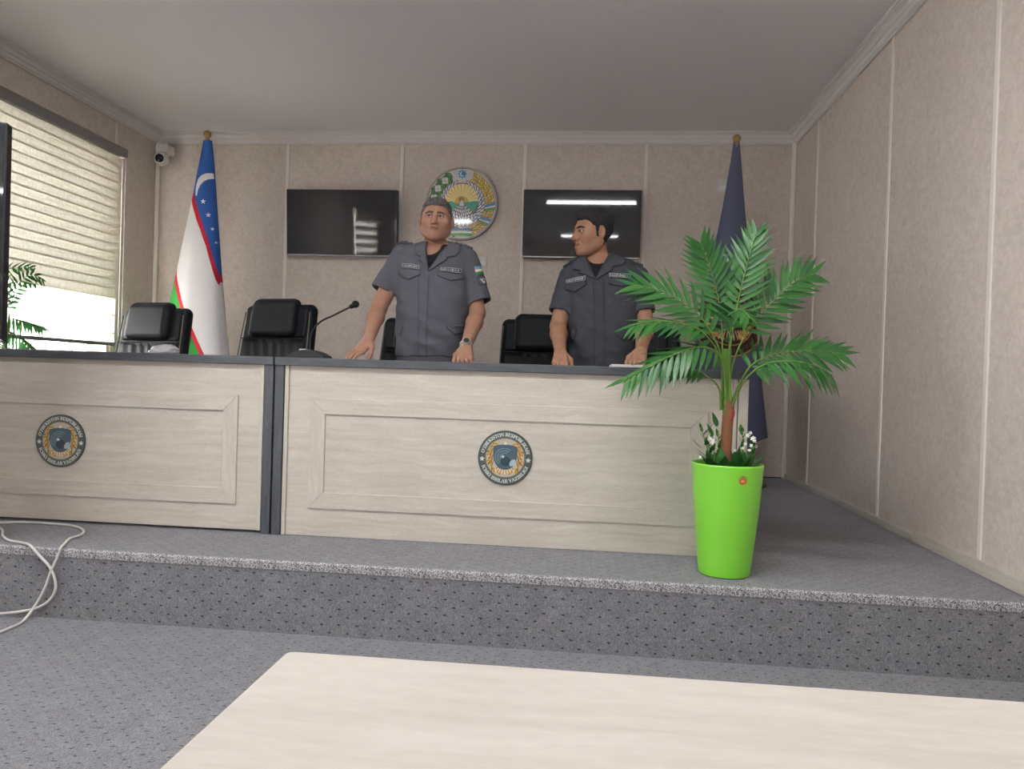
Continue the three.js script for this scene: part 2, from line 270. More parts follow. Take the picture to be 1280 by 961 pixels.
// round ministry medallions on the desk fronts
const medTex = canvasTex(512, 512, (c, w) => {
  const k = w / 2; c.fillStyle = '#46534f'; c.fillRect(0, 0, w, w);
  const ring = (r, col) => { c.fillStyle = col; c.beginPath(); c.arc(k, k, r * k, 0, 7); c.fill(); };
  ring(0.99, '#4c5a58'); ring(0.745, '#b9a26a'); ring(0.735, '#3e4845'); ring(0.715, '#c9b88f'); ring(0.70, '#b9b4ac');
  c.font = 'bold 46px serif'; c.fillStyle = '#dfe3dc'; c.textAlign = 'center'; c.textBaseline = 'middle';
  const arc = (txt, mid, span, r, inward) => { const ws = [...txt].map((ch) => c.measureText(ch).width), tot = ws.reduce((p, q) => p + q, 0); let run = 0; [...txt].forEach((ch, i) => { const at = (run + ws[i] / 2) / tot; run += ws[i]; const a = mid + (at - 0.5) * span * (inward ? -1 : 1); c.save(); c.translate(k + Math.cos(a) * r * k, k + Math.sin(a) * r * k); c.rotate(a + (inward ? -1 : 1) * Math.PI / 2); c.fillText(ch, 0, 0); c.restore(); }); };
  arc("O'ZBEKISTON RESPUBLIKASI", -Math.PI / 2, 2.75, 0.865, false); arc('ICHKI ISHLAR VAZIRLIGI', Math.PI / 2, 2.45, 0.865, true);
  for (const s of [-1, 1]) { c.save(); c.translate(k + s * 0.86 * k, k + 0.06 * k); c.fillStyle = '#d9dcd6'; for (let i = 0; i < 5; i++) { c.rotate(1.2566); c.beginPath(); c.ellipse(0, -11, 6, 13, 0.3, 0, 7); c.fill(); } c.restore(); }
  // gold wreath, wings, shield with a globe
  c.lineWidth = 5;
  for (const s of [-1, 1]) for (let i = 0; i < 26; i++) { const a = Math.PI / 2 + s * (0.35 + i * 0.088), R = 0.60 - 0.05 * Math.sin(i); c.save(); c.translate(k + Math.cos(a) * R * k, k - 0.02 * k + Math.sin(a) * R * k); c.rotate(a + s * 0.8); c.fillStyle = ['#b5862f', '#caa24c', '#8a5f22', '#d8bd78'][i % 4]; c.beginPath(); c.ellipse(0, 0, 9, 25, 0, 0, 7); c.fill(); c.restore(); }
  for (const s of [-1, 1]) for (let i = 0; i < 9; i++) { c.strokeStyle = ['#a87a35', '#c9a863', '#7b5a2b'][i % 3]; c.lineWidth = 7; c.beginPath(); c.moveTo(k + s * 60, k - 110 + i * 16); c.quadraticCurveTo(k + s * 130, k - 170 + i * 20, k + s * (150 - i * 3), k - 60 + i * 24); c.stroke(); }
  for (let i = -6; i <= 6; i++) { c.strokeStyle = i % 2 ? '#c49a4a' : '#ead9ae'; c.lineWidth = 9; c.beginPath(); c.moveTo(k + i * 8, k + 90); c.lineTo(k + i * 15, k + 158 - Math.abs(i) * 5); c.stroke(); }
  c.save(); c.translate(k, k); c.scale(1.18, 1.1); c.translate(-k, -k); c.fillStyle = '#46606e'; c.beginPath(); c.moveTo(k - 94, k - 100); c.quadraticCurveTo(k, k - 130, k + 94, k - 100); c.quadraticCurveTo(k + 112, k + 30, k + 50, k + 88); c.quadraticCurveTo(k, k + 118, k - 50, k + 88); c.quadraticCurveTo(k - 112, k + 30, k - 94, k - 100); c.fill();
  c.lineWidth = 8; c.strokeStyle = '#6f8d99'; for (const r of [34, 54, 74]) { c.beginPath(); c.arc(k - 6, k - 8, r, 2.2, 5.4); c.stroke(); }
  c.fillStyle = '#2b3f4c'; c.beginPath(); c.arc(k + 4, k + 30, 40, 0, 7); c.fill();
  c.fillStyle = '#dfe8ea'; c.beginPath(); for (let i = 0; i < 10; i++) { const r = i % 2 ? 7 : 20, a = i * 0.6283 - 1.57; c.lineTo(k - 18 + Math.cos(a) * r, k - 10 + Math.sin(a) * r); } c.fill();
  c.fillStyle = '#a9bcc4'; c.beginPath(); c.ellipse(k + 62, k + 40, 22, 34, 0.6, 0, 7); c.fill(); c.restore(); c.fillStyle = '#e6d9b0'; c.beginPath(); c.arc(k, k - 138, 14, 0, 7); c.fill();
});
const medMat = phys({ map: medTex, roughness: 0.3, clearcoat: 0.6, clearcoatRoughness: 0.1 }), medRim = std({ color: hex('#3a4442'), roughness: 0.35 });
function disc(name, label, category, x, y, z, r, t, face, rim) {
  const d = thing(name, label, category, [x, y, z]);
  mesh('rim', lathe([[0, 0], [r * 0.995, 0], [r, 0.001], [r, t - 0.0015], [r - 0.0015, t], [r * 0.985, t], [r * 0.98, t - 0.0005], [0, t - 0.0005]], 72).rotateX(Math.PI / 2), rim, d);
  mesh('face', new THREE.CircleGeometry(r * 0.985, 72).translate(0, 0, t + 0.0004), face, d); return d;
}
disc('medallion', 'round ministry medallion on the desk front beside the window wall', 'medallion', -2.2865, 0.6235, ZD - 0.0135, 0.116, 0.007, medMat, medRim);
disc('medallion', 'round ministry medallion on the desk front below the two men', 'medallion', -0.3155, 0.630, ZD - 0.0135, 0.1135, 0.007, medMat, medRim);

// ------------------------------------------------------------------ wall screens, emblem, sockets, camera
function television(name, label, x, y, z, w, h, tilt, turn = 0) {
  const t = thing(name, label, 'television', [x, y, z], turn); t.rotation.order = 'YXZ'; t.rotation.x = tilt;
  mesh('casing', rbox(-w / 2, w / 2, -h / 2, h / 2, -0.045, 0, 0.006), M.blackPlastic, t);
  mesh('screen', box(-w / 2 + 0.009, w / 2 - 0.009, -h / 2 + 0.018, h / 2 - 0.009, -0.004, 0.0012), M.screen, t);
  mesh('lower_bezel', rbox(-w / 2, w / 2, -h / 2, -h / 2 + 0.013, -0.02, 0.004, 0.003), M.steel, t);
  return t;
}

for (const [x, l, tilt, lab] of [[-1.956, 2.149, 0.087, 'black wall television mirroring a window, hung beside the white and green flag'], [-0.058, 2.162, 0.057, 'black wall television mirroring tube lamps, hung behind the dark-haired man']]) {
  const t = television('wall_television', lab, x, l, -5.775, 0.905, 0.522, tilt);
  mesh('wall_bracket', box(-0.12, 0.12, -0.12, 0.12, -0.098, -0.045), M.blackPlastic, t);
}
{ // the big screen on a stand, mostly outside the frame
  const z = -2.45, e = onZ(10, 153, z), b = onZ(5, 429, z), w = 1.24, h = e.y - b.y, turn = 0.36, x = e.x - Math.cos(turn) * w / 2;
  const t = television('stand_television', 'large black screen on a floor stand in front of the window wall', x, (e.y + b.y) / 2, z + Math.sin(turn) * w / 2, w, h, 0, turn);
  const base = -(e.y + b.y) / 2;
  mesh('stand_pole', rbox(-0.05, 0.05, base + 0.02, 0.1, -0.11, -0.05, 0.01), M.blackPlastic, t);
  mesh('stand_base', rbox(-0.42, 0.42, base + 0.001, base + 0.03, -0.24, 0.24, 0.012), M.blackPlastic, t);
}
const embTex = canvasTex(1024, 1024, (c, w) => {
  const k = w / 2, P = (r, a) => [k + r * k * Math.cos(a), k + r * k * Math.sin(a)];
  c.fillStyle = '#d6d2cc'; c.fillRect(0, 0, w, w); c.lineWidth = 8; c.strokeStyle = '#2c2a2c'; c.beginPath(); c.arc(k, k, k * 0.975, 0, 7); c.stroke();
  const ell = (x, y, a, b, rot, f, st = '#26241c', lw = 4) => { c.beginPath(); c.ellipse(x, y, a, b, rot, 0, 7); c.fillStyle = f; c.fill(); if (st) { c.strokeStyle = st; c.lineWidth = lw; c.stroke(); } };
  // bird wings: rings of feathers
  c.fillStyle = '#5d5f68'; c.beginPath(); c.arc(k, k + 10, 0.60 * k, 0, 7); c.fill();
  for (const [R, n, len] of [[0.60, 34, 58], [0.52, 30, 48]]) for (let i = 0; i < n; i++) { const a = -1.25 + i / (n - 1) * (Math.PI + 2.5), [x, y] = P(R, a); ell(x, y + 10, 15, len, a + Math.PI / 2 - 0.9 * Math.sign(Math.cos(a)) , i % 2 ? '#e6e6e9' : '#d5d6dc', '#2c2d35', 7); }
  // sunrise
  c.save(); c.beginPath(); c.arc(k, k - 50, 0.455 * k, 0, 7); c.clip(); c.fillStyle = '#ecd985'; c.fillRect(0, 0, w, w);
  for (let i = 0; i < 30; i++) { const a = -Math.PI + i / 29 * Math.PI; c.fillStyle = i % 2 ? '#f3ebb8' : '#e3c766'; c.beginPath(); c.moveTo(k, k - 10); c.lineTo(k + 400 * Math.cos(a - 0.035), k - 10 + 400 * Math.sin(a - 0.035)); c.lineTo(k + 400 * Math.cos(a + 0.035), k - 10 + 400 * Math.sin(a + 0.035)); c.fill(); }
  ell(k, k - 10, 96, 96, 0, '#d8a62c', '#a87a18'); 
  c.fillStyle = '#3c9a80'; c.beginPath(); c.moveTo(0, k); c.lineTo(k - 150, k - 34); c.lineTo(k - 60, k + 4); c.lineTo(k + 70, k - 22); c.lineTo(k + 190, k - 40); c.lineTo(w, k); c.lineTo(w, w); c.lineTo(0, w); c.fill();
  c.fillStyle = '#4fa04a'; c.fillRect(0, k + 70, w, w); c.strokeStyle = '#3d86b5'; c.lineWidth = 22; for (const s of [-1, 1]) { c.beginPath(); c.moveTo(k + s * 20, k + 20); c.quadraticCurveTo(k + s * 60, k + 70, k + s * 160, k + 140); c.stroke(); }
  c.restore();
  // bird head and breast
  ell(k - 4, k - 58, 30, 34, 0, '#9a8a52', '#2d2618', 6); ell(k - 30, k - 62, 12, 8, 0, '#6e5420'); ell(k, k + 36, 36, 90, 0, '#dcdce0', '#3a3a42', 6);
  for (let r = 0; r < 6; r++) for (let i = -4; i <= 4; i++) ell(k + (i + (r % 2 ? 0.5 : 0)) * (15 + r * 9), k + 70 + r * 46 - Math.abs(i) * (4 + r * 3), 12 + r, 32, i * 0.16, '#e4e4e8', '#2f303a', 7);
  // wheat on one side, cotton on the other
  for (let i = 0; i < 24; i++) { const a = -1.12 + i * 0.102; for (let j = -1; j <= 1; j++) { const [x, y] = P(0.79 + j * 0.085, a + (j ? 0 : 0.05)); ell(x, y, 20, 46, a + 0.55 * (j || 0.6), ['#d8bd4e', '#c9a93c', '#e2cc70'][(i + j + 3) % 3], '#2e2710', 6); } }
  for (let i = 0; i < 26; i++) { const a = Math.PI + 1.12 - i * 0.098; for (let j = -1; j <= 1; j++) { const [x, y] = P(0.79 + j * 0.09, a + j * 0.02); ell(x, y, 22, 40, a + j * 0.9 + i, ['#3c8a3a', '#4ea544', '#2f7030'][(i + j + 3) % 3], '#1d3318', 6); } }
  for (const a of [0.92, 0.55, 0.20, -0.14, -0.5]) { const [x, y] = P(0.80, Math.PI + a); for (let q = 0; q < 4; q++) ell(x + 25 * Math.cos(q * 1.57 + 0.7), y + 25 * Math.sin(q * 1.57 + 0.7), 30, 30, 0, '#e4e0d8', '#77736c', 4); }
  // flag ribbon wound round the stems
  const rib = (a, da) => { for (const [r0, r1, col] of [[0, 0.36, '#4d84b8'], [0.36, 0.64, '#e2e0da'], [0.64, 1, '#4f9b48']]) { c.fillStyle = col; c.beginPath(); for (const [r, t] of [[0.66, r0], [0.95, r0], [0.95, r1], [0.66, r1]]) { const [x, y] = P(r, a + da * t + (r > 0.8 ? -0.06 : 0.06) * Math.sign(Math.cos(a))); c.lineTo(x, y); } c.fill(); c.strokeStyle = '#2c2c30'; c.lineWidth = 3; c.stroke(); } };
  rib(0.0, 0.24); rib(0.52, 0.24); rib(Math.PI, -0.24); rib(Math.PI - 0.52, -0.24);
  for (const [y0, col] of [[0.70, '#5a84c0'], [0.765, '#e5e2dd'], [0.83, '#59a24c']]) { c.fillStyle = col; c.beginPath(); c.moveTo(k - 170, k + y0 * k); c.quadraticCurveTo(k, k + (y0 - 0.03) * k, k + 170, k + y0 * k); c.lineTo(k + 150, k + (y0 + 0.07) * k); c.quadraticCurveTo(k, k + (y0 + 0.04) * k, k - 150, k + (y0 + 0.07) * k); c.fill(); }
  c.strokeStyle = '#2c2c30'; c.lineWidth = 4; c.strokeRect(k - 168, k + 0.69 * k, 336, 0.21 * k);
  // star and crescent at the head
  c.fillStyle = '#3f86bd'; c.beginPath(); for (let i = 0; i < 16; i++) { const r = i % 2 ? 48 : 72, a = i * Math.PI / 8; c.lineTo(k + r * Math.cos(a), 92 + r * Math.sin(a)); } c.fill(); c.strokeStyle = '#b9cfe0'; c.lineWidth = 5; c.stroke();
  ell(k, 92, 36, 36, 0, '#d9e6ee', null); ell(k + 13, 88, 29, 29, 0, '#3a7fb8', null);
});
disc('state_emblem', 'round painted state emblem plaque between the two wall televisions', 'emblem', -1.0075, 2.327, ZB + 0.012, 0.287, 0.022, phys({ map: embTex, roughness: 0.35, clearcoat: 1, clearcoatRoughness: 0.05 }), std({ color: hex('#6f6b6c'), roughness: 0.4 })).rotation.x = 0.03;
function wallPlate(label, x0, x1, y0, y1) {
  const t = thing('wall_plate', label, 'wall plate', [(x0 + x1) / 2, (y0 + y1) / 2, ZB], 0), w = (x1 - x0) / 2, h = (y1 - y0) / 2;
  mesh('cover', rbox(-w, w, -h, h, 0, 0.012, 0.003), M.white, t); mesh('rocker', rbox(-w * 0.7, w * 0.7, -h * 0.7, h * 0.1, 0.008, 0.0155, 0.002), M.pvc, t);
}
wallPlate('small white plate on the wall beside the grey-haired man', -0.885, -0.797, 1.836, 1.912);
wallPlate('small white plate on the wall half behind the plain blue flag', 0.972, 1.062, 2.436, 2.534);
{
  const p = onZ(202, 199, -5.74), c = thing('security_camera', 'white ball security camera under a junction box in the corner', 'camera', [p.x, p.y, p.z]);
  mesh('junction_box', rbox(-0.058, 0.046, 0.055, 0.128, -0.115, 0.0, 0.01), M.white, c);
  mesh('neck', rod(V(-0.01, 0.058, -0.05), V(-0.01, 0.035, -0.05), 0.02), M.blackPlastic, c);
  const ball = mesh('ball', new THREE.SphereGeometry(0.055, 32, 20), M.white, c);
  const look = (g) => { g.applyQuaternion(new THREE.Quaternion().setFromUnitVectors(V(0, 0, 1), V(0.22, -0.1, 1).normalize())); return g; };
  mesh('lens_ring', look(lathe([[0.034, 0.042], [0.039, 0.044], [0.039, 0.053], [0.034, 0.053]], 32).rotateX(Math.PI / 2)), M.white, ball);
  mesh('lens', look(lathe([[0, 0.0595], [0.016, 0.058], [0.034, 0.0515]], 32).rotateX(Math.PI / 2)), phys({ color: hex('#14171a'), roughness: 0.08 }), ball);
}

// ------------------------------------------------------------------ leather chairs behind the desks
function makeChair(label, x, z, turn, lift = 0) {
  const c = thing('office_chair', label, 'chair', [x, YS, z], turn, 'black leather chairs behind the desks'), L = M.leather;
  const lean = (y) => -0.10 - Math.max(0, y - 0.48) * 0.17;                  // the back leans away from the desk
  const back = weld(new RoundedBoxGeometry(0.54, 0.66, 0.10, 8, 0.045).translate(0, 0.78 + lift, 0));
  warp(back, (v) => { const t = (v.y - lift - 0.45) / 0.66; v.x *= 1.03 - 0.10 * t * t; v.z += lean(v.y) + 0.30 * v.x * v.x - 0.02 * Math.sin(t * 3.1); });
  mesh('backrest', back, L, c);
  const seamY = 0.895 + lift;
  const low = weld(new THREE.BoxGeometry(0.47, 0.36, 0.05, 40, 16, 2).translate(0, 0.70 + lift, 0.045));
  warp(low, (v) => { const e = 1 - Math.pow(Math.abs(v.x) / 0.235, 6), t = (v.y - 0.52 - lift) / 0.36; v.z = (v.z - 0.045) * 0.6 + 0.040 + lean(v.y) + 0.30 * v.x * v.x + (v.z > 0.05 ? 0.016 * e * Math.sin(Math.PI * clamp(t, 0, 1)) ** 0.5 + 0.0045 * e * Math.sin(v.x * 95 + 2.2 * Math.sin(v.y * 16)) * smooth(0.2, 0.9, t) : 0); });
  mesh('lumbar_pad', low, L, c);
  const yoke = weld(new RoundedBoxGeometry(0.47, 0.20, 0.05, 6, 0.02).translate(0, 0.995 + lift, 0.04));
  warp(yoke, (v) => { v.z += lean(v.y) + 0.30 * v.x * v.x - 0.006; }); mesh('upper_pad', yoke, L, c);
  const pil = weld(new RoundedBoxGeometry(0.325, 0.245, 0.10, 8, 0.04).translate(0, 1.025 + lift, 0.062));
  warp(pil, (v) => { const t = (v.y - lift - 1.025) / 0.12; v.x *= 1.0 + 0.03 * (1 - t); v.y += -0.10 * v.x * v.x * (t > 0 ? 3 : 0.6); v.z += lean(v.y) + 0.25 * v.x * v.x + 0.012 * (1 - t * t); });
  mesh('headrest', pil, L, c);
  for (const s of [-1, 1]) { const pts = []; for (let i = 0; i <= 10; i++) { const y = 0.5 + i * 0.056 + lift, t = (y - lift - 0.45) / 0.66, x = s * 0.258 * (1.03 - 0.10 * t * t); pts.push(V(x, y, lean(y) + 0.30 * x * x + 0.044)); } mesh('piping', tube(pts, 0.0045, 24, 6), M.piping, c); }
  const pp = []; for (let i = 0; i <= 8; i++) { const x = -0.163, y = 0.91 + i * 0.026 + lift; pp.push(V(x, y, lean(y) + 0.25 * x * x + 0.098 - 0.02 * smooth(5, 8, i))); } mesh('piping', tube(pp, 0.003, 20, 6), M.piping, c);
  mesh('seam', tube([-0.235, -0.12, 0, 0.12, 0.235].map((x) => V(x, seamY - 0.006, lean(seamY) + 0.30 * x * x + 0.064)), 0.004, 20, 6), M.blackPlastic, c);
  mesh('seat', warp(weld(new RoundedBoxGeometry(0.54, 0.13, 0.52, 6, 0.05).translate(0, 0.46 + lift, 0.12)), (v) => { v.y -= 0.05 * smooth(0.2, 0.4, v.z); }), L, c);
  for (const s of [-1, 1]) { const a = mesh('armrest', tube([V(s * 0.27, 0.45 + lift, 0.02), V(s * 0.29, 0.55 + lift, 0.03), V(s * 0.29, 0.655 + lift, 0.05), V(s * 0.29, 0.66 + lift, 0.30), V(s * 0.315, 0.56 + lift, 0.34), V(s * 0.27, 0.45 + lift, 0.26)], 0.018, 40, 8), M.blackPlastic, c); mesh('arm_pad', rbox(s * 0.29 - 0.03, s * 0.29 + 0.03, 0.67 + lift, 0.70 + lift, 0.04, 0.31, 0.014, 3), L, a); }
  mesh('gas_column', merge([rod(V(0, 0.11, 0.1), V(0, 0.28, 0.1), 0.028), rod(V(0, 0.28, 0.1), V(0, 0.42 + lift, 0.1), 0.016), box(-0.12, 0.12, 0.37 + lift, 0.41 + lift, -0.02, 0.22)]), M.blackPlastic, c);
  for (let i = 0; i < 5; i++) {
    const a = i * 1.2566 + 0.3, d = V(Math.cos(a), 0, Math.sin(a)), e = V(0, 0, 0.1).addScaledVector(d, 0.30);
    const l = mesh('base_leg', rod(V(0, 0.125, 0.1), V(e.x, 0.085, e.z), 0.026, 0.016), M.chrome, c);
    mesh('caster', merge([-0.014, 0.014].map((o) => new THREE.CylinderGeometry(0.028, 0.028, 0.02, 16).rotateZ(Math.PI / 2).rotateY(-a).translate(e.x + o * Math.sin(a), 0.0285, e.z - o * Math.cos(a)))), M.blackPlastic, l);
  }
  return c;
}
{
  const at = (u, v, z) => onZ(u, v, z).x;
  makeChair('black leather chair beside the window blind, behind the crumpled plastic bag', at(174, 400, -4.45), -4.42, -0.24, -0.03);
  makeChair('black leather chair behind the gooseneck microphone', at(331, 400, -4.45), -4.42, -0.26, 0.012);
  makeChair('black leather chair mostly hidden behind the grey-haired man', at(522, 400, -4.75), -4.74, 0.02, -0.03);
  makeChair('black leather chair showing beside the dark-haired man on the emblem side', at(676, 400, -4.75), -4.74, 0.05, -0.02);
  makeChair('black leather chair half hidden behind the palm fronds', at(806, 405, -4.8), -4.82, 0.02, -0.05);
}

// ------------------------------------------------------------------ flags on stands
function flag(name, label, top, zc, outline, tex, lowCut, baseR) {
  // outline rows: [pixel row, one edge, other edge]; the cloth hangs from the pole as a folded cone
  const rows = outline.map(([v, a, b]) => { const p = onZ(a, v, zc), q = onZ(b, v, zc); return [(p.y + q.y) / 2, p.x, q.x]; });
  const at = (y) => { for (let i = 0; i + 1 < rows.length; i++) if (y <= rows[i][0] && y >= rows[i + 1][0]) { const t = (rows[i][0] - y) / (rows[i][0] - rows[i + 1][0]); return [mix(rows[i][1], rows[i + 1][1], t), mix(rows[i][2], rows[i + 1][2], t)]; } return rows[rows.length - 1].slice(1); };
  const finial = onZ(top[0], top[1], zc), f = thing(name, label, 'flag', [finial.x, YS, zc]), lx = finial.x;
  const y1 = rows[0][0], y0 = rows[rows.length - 1][0], nu = 96, nv = 60, pos = [], uv = [], idx = [];
  for (let j = 0; j <= nv; j++) for (let i = 0; i <= nu; i++) {
    const v = j / nv, th = i / nu * Math.PI * 2, s = -Math.cos(th * 0.5 * 2) , front = i <= nu / 2; // s: -1 .. 1 .. -1
    let y = mix(y1, y0, v); y += lowCut(s, front) * smooth(0.75, 1, v);
    const [a, b] = at(clamp(y, y0, y1)), c = (a + b) / 2, r = (b - a) / 2, dep = Math.min(0.13, r * 0.55);
    const fold = 1 + 0.05 * v * Math.sin(th * 5 + 1.3 * v) + 0.03 * v * Math.sin(th * 9 + 2);
    pos.push(c + s * r - lx, y - YS, (front ? 1 : -1) * Math.sqrt(Math.max(0, 1 - s * s)) * dep * fold + 0.004 * Math.sin(s * 7 + v * 3) * v); uv.push((s + 1) / 2, (y - y0) / (y1 - y0));
  }
  for (let j = 0; j < nv; j++) for (let i = 0; i < nu; i++) { const a = j * (nu + 1) + i, b = a + nu + 1; idx.push(a, b, a + 1, b, b + 1, a + 1); }
  const g = new THREE.BufferGeometry(); g.setAttribute('position', new THREE.Float32BufferAttribute(pos, 3)); g.setAttribute('uv', new THREE.Float32BufferAttribute(uv, 2)); g.setIndex(idx); g.computeVertexNormals();
  mesh('cloth', g, phys({ map: tex, roughness: 0.75, side: THREE.DoubleSide, sheen: 0.3, sheenRoughness: 0.5 }), f);
  mesh('pole', rod(V(0, 0.05, 0), V(0, finial.y - YS - 0.03, 0), 0.013), M.brass, f);
  mesh('finial', lathe([[0, -0.06], [0.016, -0.06], [0.014, -0.045], [0.02, -0.038], [0.012, -0.03], [0.02, -0.022], [0.027, -0.008], [0.029, 0.004], [0.025, 0.018], [0.014, 0.028], [0, 0.030]], 24).translate(0, finial.y - YS, 0), M.brass, f);
  mesh('base', lathe([[0, 0], [baseR, 0], [baseR, 0.018], [baseR - 0.012, 0.026], [baseR * 0.7, 0.032], [baseR * 0.3, 0.06], [0.03, 0.07], [0.022, 0.16], [0, 0.16]], 40), std({ color: hex('#7a6a50'), roughness: 0.45 }), f);
  return f;
}
// flag of blue, white and green with red edges: the cloth hangs so that its stripes run aslant
const rowsA = [[176, 254.5, 265], [200, 250, 267.5], [240, 242.5, 270], [300, 230, 274], [345, 221, 277], [400, 209, 282], [443, 200, 286.5], [520, 184, 293], [560, 178, 296]];
const texA = canvasTex(1024, 2048, (c, W, H) => {
  const toUV = (x, y) => { let a, b; for (let i = 0; i + 1 < rowsA.length; i++) if (y >= rowsA[i][0] && y <= rowsA[i + 1][0]) { const t = (y - rowsA[i][0]) / (rowsA[i + 1][0] - rowsA[i][0]); a = mix(rowsA[i][1], rowsA[i + 1][1], t); b = mix(rowsA[i][2], rowsA[i + 1][2], t); } return [(x - a) / (b - a) * W, (y - 176) / (560 - 176) * H]; };
  c.fillStyle = '#2f9a3c'; c.fillRect(0, 0, W, H);
  const area = (col, pts) => { c.fillStyle = col; c.beginPath(); for (const [x, y] of pts) c.lineTo(...toUV(x, y)); c.fill(); };
  const d1 = [[240, 236], [243.5, 246], [249, 262], [257, 283], [264, 304], [270, 328], [274.5, 345], [277.3, 352]], d2 = [[219, 328], [222.5, 338], [226, 352], [234, 375], [243, 397], [252, 419], [262, 443], [273, 470], [283, 498], [291, 520], [297, 540]];
  // white field between the two edges, then blue above
  c.fillStyle = '#f1eff0'; c.beginPath(); c.moveTo(-20, 0); c.lineTo(W + 20, 0); c.lineTo(W + 20, toUV(296, 545)[1]); for (const [x, y] of [...d2].reverse()) c.lineTo(...toUV(x, y)); c.lineTo(-20, toUV(219, 320)[1]); c.fill();
  c.fillStyle = '#2f62b4'; c.beginPath(); c.moveTo(-20, 0); c.lineTo(W + 20, 0); c.lineTo(W + 20, toUV(277, 352)[1]); for (const [x, y] of [...d1].reverse()) c.lineTo(...toUV(x, y)); c.lineTo(-20, toUV(240, 232)[1]); c.fill();
  for (const [d, w] of [[d1, 62], [d2, 46]]) { c.strokeStyle = '#cf2138'; c.lineWidth = w; c.lineJoin = 'round'; c.beginPath(); d.forEach(([x, y]) => c.lineTo(...toUV(x, y))); c.stroke(); }
  // crescent: an arc swelling in the middle, cut by the fold
  c.fillStyle = '#f1eff2'; c.beginPath(); for (const [x, y] of [[248.2, 246], [247.6, 240], [248.2, 232], [250.5, 225], [255, 220.5], [261, 218], [268, 217.2], [268.6, 224], [263, 225.5], [258, 228.5], [254, 233], [251, 239.5], [250, 246.5]]) c.lineTo(...toUV(x, y)); c.fill();
  for (const [x, y, s] of [[258.5, 253.5, 3.4], [264.5, 270, 3.1], [269, 287, 2.4], [272.6, 303.5, 1.6]]) { c.beginPath(); for (let i = 0; i < 10; i++) { const r = (i % 2 ? 0.42 : 1) * s * 1.05, a = i * 0.6283 - 1.57; c.lineTo(...toUV(x + r * Math.cos(a) * 0.95, y + r * Math.sin(a) * 1.05)); } c.fill(); }
});
flag('national_flag', 'blue white and green flag with crescent hanging on a pole beside the window', [259.3, 168], -5.42, rowsA, texA, () => 0, 0.2);
const rowsB = [[176, 917, 924.5], [200, 913.5, 926.5], [260, 903, 931], [300, 895, 934.5], [370, 880, 941], [430, 869, 947.5], [480, 860, 952.5], [520, 853, 957], [552, 848, 960.5]];
const texB = canvasTex(1024, 2048, (c, W, H) => {
  const toUV = (x, y) => { let a, b; for (let i = 0; i + 1 < rowsB.length; i++) if (y >= rowsB[i][0] && y <= rowsB[i + 1][0]) { const t = (y - rowsB[i][0]) / (rowsB[i + 1][0] - rowsB[i][0]); a = mix(rowsB[i][1], rowsB[i + 1][1], t); b = mix(rowsB[i][2], rowsB[i + 1][2], t); } return [(x - a) / (b - a) * W, (y - 176) / (552 - 176) * H]; };
  c.fillStyle = '#5b617b'; c.fillRect(0, 0, W, H);
  const circ = (r, col) => { c.fillStyle = col; c.beginPath(); for (let i = 0; i < 60; i++) c.lineTo(...toUV(909 + r * Math.cos(i * 0.1047), 402 + r * Math.sin(i * 0.1047))); c.fill(); };
  circ(44.5, '#b98a4e'); circ(42.5, '#3a1f22'); circ(31, '#b98a4e'); circ(29.5, '#33232a');
  for (let i = 0; i < 40; i++) { const a = i * 0.157; c.strokeStyle = '#7d5a55'; c.lineWidth = 8; c.beginPath(); c.moveTo(...toUV(909 + 35 * Math.cos(a), 402 + 35 * Math.sin(a))); c.lineTo(...toUV(909 + 39.5 * Math.cos(a + 0.05), 402 + 39.5 * Math.sin(a + 0.05))); c.stroke(); }
  for (const s of [-1, 1]) for (let i = 0; i < 16; i++) { const a = 1.57 + s * (0.5 + i * 0.13), x = 909 + 24 * Math.cos(a), y = 402 + 24 * Math.sin(a); c.strokeStyle = ['#d3a440', '#e2c273', '#b07f2c'][i % 3]; c.lineWidth = 18; c.beginPath(); c.moveTo(...toUV(x - 4, y - 2.5)); c.lineTo(...toUV(x + 4, y + 2)); c.stroke(); }
  c.fillStyle = '#5f6d80'; c.beginPath(); for (let i = 0; i < 40; i++) c.lineTo(...toUV(909 + 15 * Math.cos(i * 0.157), 398 + 15 * Math.sin(i * 0.157))); c.fill();
  for (let i = -4; i <= 4; i++) { c.strokeStyle = i % 2 ? '#d8b98a' : '#c79a5a'; c.lineWidth = 20; c.beginPath(); c.moveTo(...toUV(909 + i * 3, 414)); c.lineTo(...toUV(909 + i * 5, 427 - Math.abs(i))); c.stroke(); }
});
flag('ministry_flag', 'plain slate blue flag with gold crest hanging behind the palm', [921, 173.5], -5.42, rowsB, texB, (s) => -0.03 + 0.07 * smooth(0.2, 1, s), 0.28);

